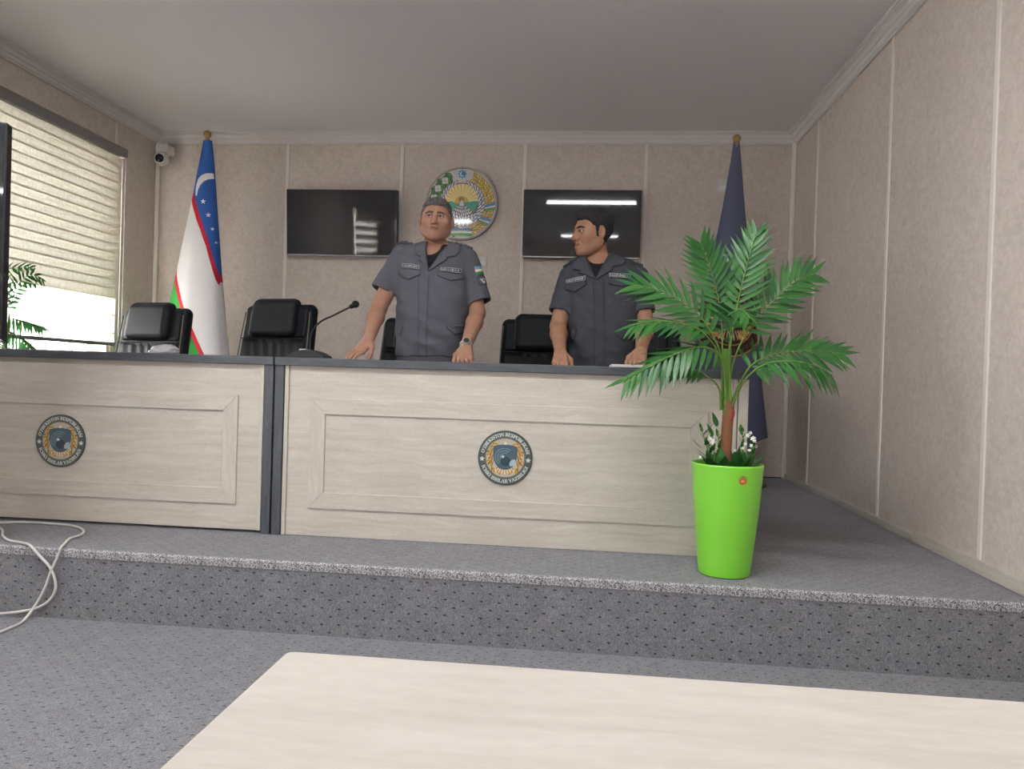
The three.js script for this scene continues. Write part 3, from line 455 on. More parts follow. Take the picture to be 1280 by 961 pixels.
// ------------------------------------------------------------------ small things on the desks
{
  const z = -3.27, p = onZ(387, 447, z), m = thing('gooseneck_microphone', 'black gooseneck microphone with a wedge base on the dark worktop', 'microphone', [p.x, YD, z]);
  const Q = (u, v, dz = 0) => onZ(u, v, z + dz).sub(V(p.x, YD, z));
  const s = new THREE.Shape(); s.moveTo(-0.095, 0.001); s.lineTo(0.085, 0.001); s.lineTo(0.078, 0.014); s.quadraticCurveTo(0.04, 0.036, 0.0, 0.040); s.quadraticCurveTo(-0.05, 0.036, -0.075, 0.02);
  mesh('base', new THREE.ExtrudeGeometry(s, { depth: 0.10, bevelEnabled: true, bevelSize: 0.004, bevelThickness: 0.006, bevelSegments: 3, bevelOffset: -0.004 }).translate(0.005, 0, -0.05), M.blackPlastic, m);
  mesh('switch_panel', rbox(-0.035, 0.0, 0.034, 0.043, 0.0, 0.04, 0.003), M.steel, m);
  mesh('gooseneck', tube([V(0.003, 0.03, 0), Q(387.8, 430), Q(389.4, 418), Q(393.5, 409), Q(403, 400.5), Q(416, 394.5), Q(429, 388), Q(440, 382.6)], 0.0045, 60, 8), M.blackPlastic, m);
  const e = Q(444.4, 380.2), d = Q(444.4, 380.2).sub(Q(440, 382.6)).normalize();
  mesh('capsule', merge([rod(e.clone().addScaledVector(d, -0.028), e.clone().addScaledVector(d, -0.008), 0.009, 0.012), new THREE.SphereGeometry(0.0165, 20, 14).scale(1, 1, 1).translate(e.x, e.y, e.z)]), std({ color: hex('#1a1b1e'), roughness: 0.95 }), m);
}
{
  const p = onZ(206, 440, -3.2), g = weld(new THREE.IcosahedronGeometry(1, 5));
  warp(g, (v) => { const n = 1 + 0.28 * noise(v.x * 2.1, v.y * 2.3, v.z * 2.2) + 0.16 * Math.abs(noise(v.x * 5, v.y * 5, v.z * 5 + 3)) + 0.06 * noise(v.x * 11, v.y * 11, v.z * 11); v.multiplyScalar(n); v.set(v.x * 0.062 + 0.012 * v.y, Math.max(-0.4, v.y) * 0.030, v.z * 0.055); if (v.x > 0.02) v.y *= 1 - smooth(0.02, 0.09, v.x) * 0.55; });
  g.computeBoundingBox(); g.translate(0, -g.boundingBox.min.y, 0);
  const m = mesh('plastic_bag', g, phys({ color: hex('#e9e9ea'), transmission: 0.55, thickness: 0, roughness: 0.22 })); m.position.set(p.x, YD + 0.0005, -3.2);
  tag(m, 'crumpled clear plastic bag lying on the desk before a leather chair', 'plastic bag');
}
{
  const a = onZ(770, 458, -3.11).x, b = onZ(797, 458, -3.11).x, n = thing('notepad', 'white notepad lying on the worktop in front of the dark-haired man', 'notepad', [(a + b) / 2, YD, -3.22]), w = (b - a) / 2 + 0.02;
  mesh('sheets', rbox(-w, w, 0.0008, 0.010, -0.13, 0.13, 0.001), M.white, n); mesh('cover_sheet', rbox(-w + 0.001, w, 0.0102, 0.0115, -0.13, 0.128, 0.0004), M.pvc, n);
}

// white cable lying over the stage edge
{
  const S = (u, v) => onY(u, v, YS + 0.0062), R = (u, v) => onZ(u, v, ZE + 0.018), F = (u, v) => onY(u, v, 0.0062);
  const a = [V(-2.66, YS + 0.0062, -3.02), S(0, 653), S(30, 652.5), S(62, 654.5), S(90, 657), S(104, 662.5), S(102, 668), S(88, 673), S(79.5, 681), S(76, 686).add(V(0, 0.004, 0)), R(71.5, 697), R(64, 713), R(56, 735), R(47, 752), V(R(41, 764).x, 0.03, ZE + 0.026), F(28, 777), F(12, 785), F(-8, 793), F(-40, 803)];
  const b = [V(-2.64, YS + 0.0062, -2.99), S(0, 660), S(4, 670), S(12, 675.5), S(26, 678), S(38, 683.5).add(V(0, 0.004, 0)), R(50, 695), R(61, 707), R(68, 722), R(69.5, 736), R(62, 750), R(45, 760), R(20, 765), R(-15, 768)];
  const mat = std({ color: hex('#d9d5d0'), roughness: 0.5 }), g = (p) => new THREE.TubeGeometry(new THREE.CatmullRomCurve3(p, false, 'centripetal'), 160, 0.0052, 8);
  const c = thing('white_cable', 'white cable looped over the carpeted stage edge', 'cable'); mesh('loop', g(a), mat, c); mesh('loop', g(b), mat, c);
  mesh('plug', rbox(-2.70, -2.575, YS + 0.001, YS + 0.032, -3.03, -2.985, 0.008), mat, c);
}

// ------------------------------------------------------------------ audience table
{
  const x0 = onY(360, 813, 0.752).x, z0 = -0.543, t = thing('audience_table', 'pale wood-look table top in front of the stage', 'table', [x0 + 0.75, 0, z0 + 0.32]);
  const s = new THREE.Shape(), W = 0.75, D = 0.32, r = 0.007; s.moveTo(-W + r, -D); s.lineTo(W - r, -D); s.quadraticCurveTo(W, -D, W, -D + r); s.lineTo(W, D - r); s.quadraticCurveTo(W, D, W - r, D); s.lineTo(-W + r, D); s.quadraticCurveTo(-W, D, -W, D - r); s.lineTo(-W, -D + r); s.quadraticCurveTo(-W, -D, -W + r, -D);
  mesh('tabletop', metric(new THREE.ExtrudeGeometry(s, { depth: 0.020, bevelEnabled: true, bevelSize: 0.0015, bevelOffset: -0.0015, bevelThickness: 0.0015, bevelSegments: 2 }).rotateX(Math.PI / 2).translate(0, 0.7505, 0)), M.table, t);
  for (const sx of [-1, 1]) mesh('side_panel', metric(rbox(sx * 0.70 - 0.011, sx * 0.70 + 0.011, 0.001, 0.728, -0.27, 0.27, 0.002)), M.table, t);
  mesh('modesty_panel', metric(rbox(-0.688, 0.688, 0.3, 0.728, -0.16, -0.142, 0.002)), M.table, t);
}

// ------------------------------------------------------------------ potted palms
// one leaflet: a creased, tapering blade of length 1 along +y, width 1 along x
function leafletGeo(bend) {
  const n = 6, pos = [], idx = []; const w = [0.30, 0.85, 1.0, 0.92, 0.66, 0.34, 0.03];
  for (let i = 0; i <= n; i++) { const t = i / n, z = -bend * t * t; pos.push(-w[i] / 2, t, z, 0, t, z - 0.02 * (1 - t), w[i] / 2, t, z); }
  for (let i = 0; i < n; i++) for (const k of [0, 1]) { const a = i * 3 + k, b = a + 3; idx.push(a, a + 1, b, a + 1, b + 1, b); }
  const g = new THREE.BufferGeometry(); g.setAttribute('position', new THREE.Float32BufferAttribute(pos, 3)); g.setIndex(idx); g.computeVertexNormals(); return g;
}
const leafletGeos = [0.04, 0.12, 0.22].map(leafletGeo);
function frond(parent, pts, o) {
  // pts: rachis in the plant's own axes; o: {from, n, len, mats, face (blade normal), droop, spread}
  const cur = new THREE.CatmullRomCurve3(pts, false, 'centripetal'), fr = mesh('frond', new THREE.TubeGeometry(cur, 40, 0.0032, 6), M.petiole, parent), g = fr.geometry;
  { const p = g.attributes.position, ring = 7; for (let i = 0; i <= 40; i++) { const c = cur.getPointAt(i / 40), k = mix(2.0, 0.35, Math.sqrt(i / 40)); for (let j = 0; j < ring; j++) { const q = i * ring + j; p.setXYZ(q, c.x + (p.getX(q) - c.x) * k, c.y + (p.getY(q) - c.y) * k, c.z + (p.getZ(q) - c.z) * k); } } g.computeVertexNormals(); }
  const face = o.face.clone().normalize();
  for (let i = 0; i < o.n; i++) for (const s of [-1, 1]) {
    const t = mix(o.from, 0.995, Math.pow((i + (s > 0 ? 0.15 : 0)) / o.n, 0.92)), q = (t - o.from) / (1 - o.from), c = cur.getPointAt(Math.min(1, t)), T = cur.getTangentAt(Math.min(1, t));
    const side = T.clone().cross(face).normalize().multiplyScalar(s), N = side.clone().cross(T).multiplyScalar(s).normalize();
    const a = mix(o.a0 ?? 0.55, o.a1 ?? 1.05, q) + rr(-0.06, 0.06), dir = side.multiplyScalar(Math.cos(a)).addScaledVector(T, Math.sin(a)).addScaledVector(N, -(o.lift ?? 0) + rr(-0.10, 0.10)); dir.y -= (o.droop ?? 0) * (0.7 + 0.5 * rnd()); dir.normalize();
    const L = 1.12 * o.len * (0.62 + 0.55 * Math.sin(Math.PI * clamp(0.12 + q * 0.86, 0, 1))) * rr(0.92, 1.08), X = dir.clone().cross(N).normalize(), Z = X.clone().cross(dir).normalize();
    const m = mesh('leaflet', leafletGeos[Math.floor(rnd() * 3)], o.mats[Math.floor(rnd() * o.mats.length)], fr), W = (o.wid ?? 0.0185) * rr(0.9, 1.15);
    m.matrixAutoUpdate = true; const B = new THREE.Matrix4().makeBasis(X, dir, Z); m.quaternion.setFromRotationMatrix(B); m.scale.set(W, L, L); m.position.copy(c);
  }
  return fr;
}

{
  const zc = -2.835, b = onY(905, 713, YS), P0 = V(0.5405, YS, zc);
  const plant = thing('potted_palm', 'artificial palm with white flowers in a glossy lime green planter', 'plant', [P0.x, P0.y, P0.z]);
  const Q = (u, v, dz = 0) => onZ(u, v, zc + dz).sub(P0);
  const h = 0.412, pot = mesh('pot', lathe([[0, 0.001], [0.088, 0.001], [0.093, 0.006], [0.099, 0.06], [0.106, 0.13], [0.1145, 0.21], [0.1215, 0.29], [0.1265, 0.37], [0.1285, h - 0.012], [0.1300, h - 0.006], [0.1290, h], [0.1235, h], [0.1205, h - 0.012], [0.115, h - 0.06], [0, h - 0.06]], 72), M.lime, plant);
  mesh('soil', lathe([[0.118, h - 0.045], [0.08, h - 0.032], [0, h - 0.028]], 32), M.soil, plant);
  // small round sticker under the rim
  const st = canvasTex(128, 128, (c) => { c.fillStyle = '#8fae3a'; c.fillRect(0, 0, 128, 128); c.fillStyle = '#b98a3c'; c.beginPath(); c.arc(64, 70, 52, 0, 7); c.fill(); c.fillStyle = '#d8542a'; c.beginPath(); c.ellipse(64, 76, 40, 30, 0, 0, 7); c.fill(); c.fillStyle = '#f0d8a0'; c.fillRect(44, 62, 10, 26); c.fillRect(62, 62, 10, 26); c.fillRect(78, 66, 8, 20); c.fillStyle = '#6b7a22'; c.beginPath(); c.arc(64, 26, 14, 0, 7); c.fill(); });
  { const sp = Q(920, 595), g = new THREE.CircleGeometry(0.0175, 28), R = 0.1272, th = Math.asin(clamp(sp.x / R, -1, 1)); warp(g, (v) => { const a = th + v.x / R; const y = sp.y + v.y; const r = mix(0.1215, 0.1280, clamp((y - 0.29) / 0.1, 0, 1)) + 0.0012; v.set(r * Math.sin(a), y, r * Math.cos(a)); }); mesh('sticker', g, std({ map: st, roughness: 0.4 }), pot); }
  const crown = Q(910.5, 514), foot = Q(907, 582);
  mesh('trunk', tube([foot, Q(907.5, 560), Q(909, 535), crown, Q(911, 500)], 0.0205, 30, 14), M.trunk, plant);
  mesh('leaf_sheath', (() => { const g = tube([Q(909.5, 528), Q(908, 500), Q(907.5, 470), Q(908.5, 447), Q(909, 436)], 0.0165, 30, 16); const p = g.attributes.position; return warp(g, (v) => { const k = 1 + 0.12 * Math.sin(Math.atan2(v.z - crown.z, v.x - crown.x) * 9); v.x = crown.x + (v.x - crown.x) * k; v.z = crown.z + (v.z - crown.z) * k; }); })(), std({ color: hex('#5f8c2e'), roughness: 0.5 }), plant);
  mesh('sheath_scar', tube([Q(915.5, 511, 0.012), Q(916.5, 517, 0.016), Q(914, 525, 0.019)], 0.0065, 10, 8), std({ color: hex('#9b3c34'), roughness: 0.7 }), plant);
  const F = (pts, o) => { pts[0].add(V(rr(-0.014, 0.014), 0, rr(-0.008, 0.016))); pts[1].add(V(rr(-0.012, 0.012), 0, rr(0, 0.012))); return frond(plant, pts, o); }, cam = V(-0.15, 0.1, 1);
  // upright fronds
  F([Q(910, 505), Q(914, 450, 0.01), Q(919, 395, 0.01), Q(930, 345, 0), Q(939, 311, -0.02), Q(946, 289, -0.04)], { from: 0.44, n: 15, len: 0.105, mats: leafMats, face: cam, a0: 0.5, a1: 1.2 });
  F([Q(906, 505), Q(904, 450, -0.01), Q(901, 392, -0.01), Q(892, 350, 0), Q(882, 318, 0.02), Q(876, 303, 0.04)], { from: 0.44, n: 15, len: 0.10, mats: leafMats, face: cam, a0: 0.35, a1: 1.1 });
  // to the window side
  F([Q(905, 500), Q(896, 440, 0.02), Q(877, 398, 0.03), Q(851, 377, 0.04), Q(829, 365, 0.05), Q(804, 357.5, 0.06), Q(790, 356, 0.07)], { from: 0.42, n: 14, len: 0.115, mats: leafMats, face: V(-0.1, 0.65, 0.8), a0: 0.6, a1: 1.15 });
  F([Q(905, 500), Q(897, 445, 0.03), Q(878, 415, 0.06), Q(855, 405, 0.08), Q(824, 401, 0.10), Q(798, 404, 0.12), Q(786, 408, 0.13)], { from: 0.42, n: 14, len: 0.10, mats: leafMats, face: V(-0.1, 0.9, 0.5), a0: 0.55, a1: 1.1, droop: 0.25 });
  F([Q(906, 495), Q(906, 455, 0.03), Q(893, 438, 0.07), Q(871, 434, 0.10), Q(843, 443, 0.13), Q(815, 457, 0.15), Q(790, 470, 0.16), Q(779, 476, 0.165)], { from: 0.25, n: 16, len: 0.112, mats: leafMats, face: V(0.1, 0.8, 0.6), a0: 0.5, a1: 1.05, droop: 0.35 });
  F([Q(904, 512), Q(894, 483, 0.02), Q(881, 468, 0.04), Q(865, 460, 0.06), Q(850, 459, 0.08), Q(838, 464, 0.09)], { from: 0.55, n: 7, len: 0.075, mats: leafMats, face: V(0, 1, 0.4), droop: 0.4 });
  // to the wall side
  F([Q(912, 500), Q(920, 450, -0.01), Q(938, 408, -0.02), Q(959, 384, -0.02), Q(987, 357, -0.03), Q(1006, 346, -0.04), Q(1020, 342, -0.05)], { from: 0.44, n: 15, len: 0.105, mats: leafMats, face: V(0.15, 0.25, 1), a0: 0.45, a1: 1.1 });
  F([Q(912, 505), Q(922, 478, -0.02), Q(940, 456, -0.04), Q(963, 444, -0.06), Q(990, 440, -0.08), Q(1013, 438.5, -0.09), Q(1040, 440, -0.10), Q(1056, 443, -0.10)], { from: 0.30, n: 17, len: 0.11, mats: leafMats, face: V(0, 0.5, 0.9), a0: 0.6, a1: 1.1, droop: 0.12 });
  F([Q(913, 508), Q(922, 485, 0.02), Q(935, 470, 0.04), Q(957, 455, 0.06), Q(982, 451, 0.08), Q(1013, 455, 0.09), Q(1032, 463, 0.10), Q(1043, 471, 0.10)], { from: 0.36, n: 15, len: 0.105, mats: leafMats, face: V(0, 0.95, 0.35), a0: 0.5, a1: 1.1, droop: 0.55 });
  // towards the audience, arching over
  F([Q(911, 500, 0.01), Q(912, 450, 0.04), Q(914, 405, 0.09), Q(921, 388, 0.14), Q(931, 389, 0.19), Q(938, 398, 0.22)], { from: 0.50, n: 9, len: 0.085, mats: leafMats, face: V(0.2, 0.95, 0.4), a0: 0.45, a1: 1.0, droop: 0.25 });
  // filler leaves, ferns and small white flowers round the foot
  const fill = (u, v, dz, w, l, yaw, tilt, mat) => { const m = mesh('leaf', leafletGeos[2], mat, plant), q = Q(u, v, dz); m.position.copy(q); m.rotation.set(tilt, yaw, 0, 'YXZ'); m.scale.set(w, l, l); };
  for (let i = 0; i < 40; i++) { const a = i / 40 * 6.283 + rr(-0.1, 0.1), R = rr(0.05, 0.1), m = mesh('leaf', leafletGeos[i % 3], leafMats[i % 3], plant); m.position.set(R * Math.cos(a) * 0.8, h - 0.03 + rr(0, 0.02), R * Math.sin(a) * 0.8); m.rotation.set(rr(0.3, 1.25), Math.atan2(Math.cos(a), Math.sin(a)), 0, 'YXZ'); const l = rr(0.055, 0.1); m.scale.set(rr(0.028, 0.052), l, l); }
  for (const [u, v, l, w, yaw, t] of [[882, 541, 0.05, 0.022, -2.0, -0.5], [891, 545, 0.055, 0.024, 0.7, -0.4], [896, 533, 0.06, 0.026, 0.5, -0.3], [877, 560, 0.05, 0.02, -1.4, 1.0], [927, 541, 0.035, 0.022, 0.2, -0.2], [944, 572, 0.06, 0.03, 1.2, 0.9], [953, 571, 0.03, 0.014, 1.4, 0.4]]) fill(u, v, 0.03, w, l, yaw, t, leafMats[Math.floor(rnd() * 3)]);
  for (const [u, v, l, yaw] of [[866, 567, 0.09, -1.5], [868, 566, 0.07, -1.2]]) fill(u + 20, v + 6, 0.05, 0.012, l, yaw, 1.25, leafMats[0]);
  for (const [u0, v0, u1, v1] of [[888, 580, 876, 533], [892, 580, 884, 552], [900, 580, 897, 540], [926, 580, 928, 538], [934, 580, 939, 545], [938, 580, 943, 556], [893, 578, 890, 548]]) {
    const s = mesh('flower_stem', tube([Q(u0, v0, 0.03), Q((u0 + u1) / 2 + 1, (v0 + v1) / 2, 0.04), Q(u1, v1, 0.045)], 0.0016, 12, 5), M.petiole, plant);
    for (let k = 0; k < 6; k++) { const c = Q(mix(u0, u1, 0.5 + k * 0.09), mix(v0, v1, 0.5 + k * 0.09), 0.042), m = mesh('stem_leaf', leafletGeos[1], leafMats[k % 3], s); m.position.copy(c); m.rotation.set(0.7, k * 2.4, 0, 'YXZ'); m.scale.set(0.012, 0.026, 0.026); }
  }
  const petal = new THREE.SphereGeometry(1, 10, 6).scale(0.55, 1, 0.12).translate(0, 0.9, 0), bloom = merge([0, 1, 2, 3, 4].map((i) => petal.clone().rotateX(-0.35).rotateZ(i * 1.2566)));
  const petalMat = phys({ color: hex('#e9ebe4'), roughness: 0.6 });
  for (const [u, v, s] of [[889, 548, 1.3], [893, 551, 1.1], [890, 553, 1.0], [886, 549, 0.8], [935, 544, 1.0], [941, 547, 1.2], [938, 541, 0.8], [943, 551, 0.9], [939, 557, 0.9], [932, 555, 0.8], [937, 562, 0.9], [875, 571, 0.8], [919, 563, 0.7], [945, 558, 0.8], [929, 560, 0.7]]) { const m = mesh('blossom', bloom, petalMat, plant); m.position.copy(Q(u, v, 0.055 + rr(-0.01, 0.01))); m.rotation.set(rr(-0.7, 0.1), rr(-0.6, 0.6), rr(0, 1)); m.scale.setScalar(0.0052 * s); }
}
{ // a second palm, behind the floor-stand screen
  const zc = -3.98, foot = V(-3.30, YS, zc), plant = thing('potted_palm', 'potted palm between the floor-stand screen and the window blind', 'plant', [foot.x, foot.y, foot.z]);
  const Q = (u, v, dz = 0) => onZ(u, v, zc + dz).sub(foot);
  mesh('pot', lathe([[0, 0.001], [0.1, 0.001], [0.107, 0.01], [0.125, 0.2], [0.14, 0.39], [0.145, 0.4], [0.136, 0.4], [0.13, 0.36], [0, 0.36]], 48), M.lime, plant);
  mesh('soil', lathe([[0.13, 0.37], [0, 0.375]], 24), M.soil, plant);
  const top = V(0, 0.78, 0); mesh('trunk', rod(V(0, 0.36, 0), top, 0.03, 0.024), M.trunk, plant);
  const F = (pts, o) => frond(plant, [top, ...pts], { n: 13, len: 0.12, wid: 0.016, mats: leafMats, from: 0.4, a0: 0.5, a1: 1.05, droop: 0.3, ...o });
  F([Q(-24, 375), Q(-14, 348), Q(8, 337), Q(30, 334), Q(44, 336)], { face: V(0, 0.5, 0.8), mats: leafMats, droop: 0, n: 7, from: 0.65, len: 0.05 });
  F([Q(-24, 385), Q(-12, 362), Q(6, 354), Q(28, 353), Q(48, 355)], { face: V(0, 1, 0.3), droop: 0.5, n: 9, from: 0.6, len: 0.055 });
  F([Q(-25, 412), Q(-14, 397), Q(4, 396), Q(30, 401), Q(54, 409)], { face: V(0, 0.9, 0.4), droop: 0.55, n: 14, from: 0.5, len: 0.095 });
  F([Q(-26, 425), Q(-16, 412), Q(0, 412), Q(22, 421), Q(38, 434)], { face: V(0, 0.9, 0.5), droop: 0.6, n: 12, from: 0.5, len: 0.095 });
  F([V(0.02, 1.1, 0.03), V(-0.02, 1.25, 0.1), V(-0.05, 1.3, 0.2)], { face: V(0, 0.1, 1), droop: 0, len: 0.05 });
  F([V(0, 1.1, -0.05), V(0.02, 1.22, -0.14), V(0.04, 1.2, -0.24)], { face: V(1, 0.3, 0), len: 0.07 });
  F([V(-0.02, 1.0, 0.1), V(-0.04, 1.05, 0.2), V(-0.05, 0.98, 0.3)], { face: V(0, 0.6, 0.6), len: 0.07 });
}

// ------------------------------------------------------------------ people
// signed-distance helpers (plain numbers: fast)
const sMin = (a, b, k) => { const h = Math.max(k - Math.abs(a - b), 0) / k; return Math.min(a, b) - h * h * k * 0.25; };
const sMax = (a, b, k) => -sMin(-a, -b, k);
const dEll = (x, y, z, a, b, c) => { const k0 = Math.hypot(x / a, y / b, z / c), k1 = Math.hypot(x / (a * a), y / (b * b), z / (c * c)); return k1 < 1e-9 ? -Math.min(a, b, c) : k0 * (k0 - 1) / k1; };
function dCap(x, y, z, A, B, ra, rb) { const bx = B[0] - A[0], by = B[1] - A[1], bz = B[2] - A[2], px = x - A[0], py = y - A[1], pz = z - A[2], t = clamp((px * bx + py * by + pz * bz) / (bx * bx + by * by + bz * bz), 0, 1); return Math.hypot(px - t * bx, py - t * by, pz - t * bz) - (ra + (rb - ra) * t); }
// surface nets over a grid; color(x, y, z) optional
function nets(f, lo, hi, h, color) {
  const n = [0, 1, 2].map((k) => Math.ceil((hi[k] - lo[k]) / h) + 1), [nx, ny, nz] = n, S = new Float32Array(nx * ny * nz), B = 5;
  for (let k0 = 0; k0 < nz; k0 += B) for (let j0 = 0; j0 < ny; j0 += B) for (let i0 = 0; i0 < nx; i0 += B) {
    const c = f(lo[0] + (i0 + B / 2) * h, lo[1] + (j0 + B / 2) * h, lo[2] + (k0 + B / 2) * h), far = Math.abs(c) > B * h * 3;
    for (let k = k0; k < Math.min(nz, k0 + B); k++) for (let j = j0; j < Math.min(ny, j0 + B); j++) for (let i = i0; i < Math.min(nx, i0 + B); i++) S[(k * ny + j) * nx + i] = far ? c : f(lo[0] + i * h, lo[1] + j * h, lo[2] + k * h);
  }
  const at = new Int32Array(nx * ny * nz).fill(-1), pos = [], idx = [];
  for (let k = 0; k < nz - 1; k++) for (let j = 0; j < ny - 1; j++) for (let i = 0; i < nx - 1; i++) {
    let c = 0, sx = 0, sy = 0, sz = 0; const o = (k * ny + j) * nx + i, v = [S[o], S[o + 1], S[o + nx], S[o + nx + 1], S[o + nx * ny], S[o + nx * ny + 1], S[o + nx * ny + nx], S[o + nx * ny + nx + 1]];
    let m = 0; for (let q = 0; q < 8; q++) if (v[q] < 0) m |= 1 << q; if (m === 0 || m === 255) continue;
    for (let a = 0; a < 8; a++) for (const d of [1, 2, 4]) if (!(a & d)) { const b = a | d; if ((v[a] < 0) !== (v[b] < 0)) { const t = v[a] / (v[a] - v[b]); sx += (a & 1) + (d === 1 ? t : 0); sy += ((a >> 1) & 1) + (d === 2 ? t : 0); sz += (a >> 2) + (d === 4 ? t : 0); c++; } }
    at[o] = pos.length / 3; pos.push(lo[0] + (i + sx / c) * h, lo[1] + (j + sy / c) * h, lo[2] + (k + sz / c) * h);
  }
  const quad = (a, b, c, d, flip) => { if (a < 0 || b < 0 || c < 0 || d < 0) return; flip ? idx.push(a, c, b, a, d, c) : idx.push(a, b, c, a, c, d); };
  for (let k = 1; k < nz - 1; k++) for (let j = 1; j < ny - 1; j++) for (let i = 1; i < nx - 1; i++) {
    const o = (k * ny + j) * nx + i, s = S[o] < 0;
    if (s !== S[o + 1] < 0) quad(at[o], at[o - nx], at[o - nx - nx * ny], at[o - nx * ny], s);
    if (s !== S[o + nx] < 0) quad(at[o], at[o - nx * ny], at[o - nx * ny - 1], at[o - 1], s);
    if (s !== S[o + nx * ny] < 0) quad(at[o], at[o - 1], at[o - 1 - nx], at[o - nx], s);
  }
  // (winding: outward)
  const nor = new Float32Array(pos.length), col = color && new Float32Array(pos.length), e = h * 0.5;
  for (let i = 0; i < pos.length; i += 3) { const x = pos[i], y = pos[i + 1], z = pos[i + 2], a = f(x + e, y, z) - f(x - e, y, z), b = f(x, y + e, z) - f(x, y - e, z), c = f(x, y, z + e) - f(x, y, z - e), l = Math.hypot(a, b, c) || 1; nor[i] = a / l; nor[i + 1] = b / l; nor[i + 2] = c / l; if (col) { const q = color(x, y, z); col[i] = q[0]; col[i + 1] = q[1]; col[i + 2] = q[2]; } }
  const g = new THREE.BufferGeometry(); g.setAttribute('position', new THREE.Float32BufferAttribute(pos, 3)); g.setAttribute('normal', new THREE.BufferAttribute(nor, 3)); if (col) g.setAttribute('color', new THREE.BufferAttribute(col, 3)); g.setIndex(idx);
  // make sure faces agree with the normals
  const I = g.index.array; let bad = 0; for (let t = 0; t < Math.min(I.length, 3000); t += 3) { const [a, b, c] = [I[t] * 3, I[t + 1] * 3, I[t + 2] * 3], ux = pos[b] - pos[a], uy = pos[b + 1] - pos[a + 1], uz = pos[b + 2] - pos[a + 2], vx = pos[c] - pos[a], vy = pos[c + 1] - pos[a + 1], vz = pos[c + 2] - pos[a + 2]; bad += ((uy * vz - uz * vy) * nor[a] + (uz * vx - ux * vz) * nor[a + 1] + (ux * vy - uy * vx) * nor[a + 2]) < 0 ? 1 : -1; }
  if (bad > 0) for (let t = 0; t < I.length; t += 3) { const q = I[t]; I[t] = I[t + 1]; I[t + 1] = q; }
  return g;
}
const joinSkin = (list) => mergeGeometries(list.map((g) => { const n = g.clone(); for (const k of Object.keys(n.attributes)) if (!['position', 'normal', 'color'].includes(k)) n.deleteAttribute(k); return n; }));
// march from p along d to the surface of f; the point lifted by `lift` along the surface normal
function hit(f, p, d, lift = 0) {
  let t = 0; for (let i = 0; i < 160; i++) { const v = f(p.x + d.x * t, p.y + d.y * t, p.z + d.z * t); if (v < 0.0004) break; t += Math.max(0.0008, v * 0.45); if (t > 0.9) break; }
  const q = p.clone().addScaledVector(d, t), e = 0.004, n = V(f(q.x + e, q.y, q.z) - f(q.x - e, q.y, q.z), f(q.x, q.y + e, q.z) - f(q.x, q.y - e, q.z), f(q.x, q.y, q.z + e) - f(q.x, q.y, q.z - e)).normalize();
  return q.addScaledVector(n, lift);
}
// cloth piece that follows the garment: start(u, v) gives ray origins, the slab has its own thickness
function onCloth(f, start, dir, nu, nv, lift, thick) {
  const pos = [], uv = [], idx = [], N = (nu + 1) * (nv + 1);
  for (const l of [lift + thick, lift - 0.004]) for (let j = 0; j <= nv; j++) for (let i = 0; i <= nu; i++) { const u = i / nu, v = j / nv, q = hit(f, start(u, v), dir, typeof l === 'function' ? l(u, v) : l); pos.push(q.x, q.y, q.z); uv.push(u, 1 - v); }
  for (let j = 0; j < nv; j++) for (let i = 0; i < nu; i++) { const a = j * (nu + 1) + i, b = a + nu + 1; idx.push(a, b, a + 1, b, b + 1, a + 1); idx.push(N + a, N + a + 1, N + b, N + b, N + a + 1, N + b + 1); }
  const rim = []; for (let i = 0; i < nu; i++) rim.push(i); for (let j = 0; j < nv; j++) rim.push(j * (nu + 1) + nu); for (let i = nu; i > 0; i--) rim.push(nv * (nu + 1) + i); for (let j = nv; j > 0; j--) rim.push(j * (nu + 1));
  rim.forEach((a, i) => { const b = rim[(i + 1) % rim.length]; idx.push(a, b, N + a, b, N + b, N + a); });
  const g = new THREE.BufferGeometry(); g.setAttribute('position', new THREE.Float32BufferAttribute(pos, 3)); g.setAttribute('uv', new THREE.Float32BufferAttribute(uv, 2)); g.setIndex(idx); g.computeVertexNormals(); return g;
}
const poly = (pts, t) => { const n = pts.length - 1, x = clamp(t, 0, 1) * n, i = Math.min(n - 1, Math.floor(x)), f = x - i; return pts[i].clone().lerp(pts[i + 1], f); };

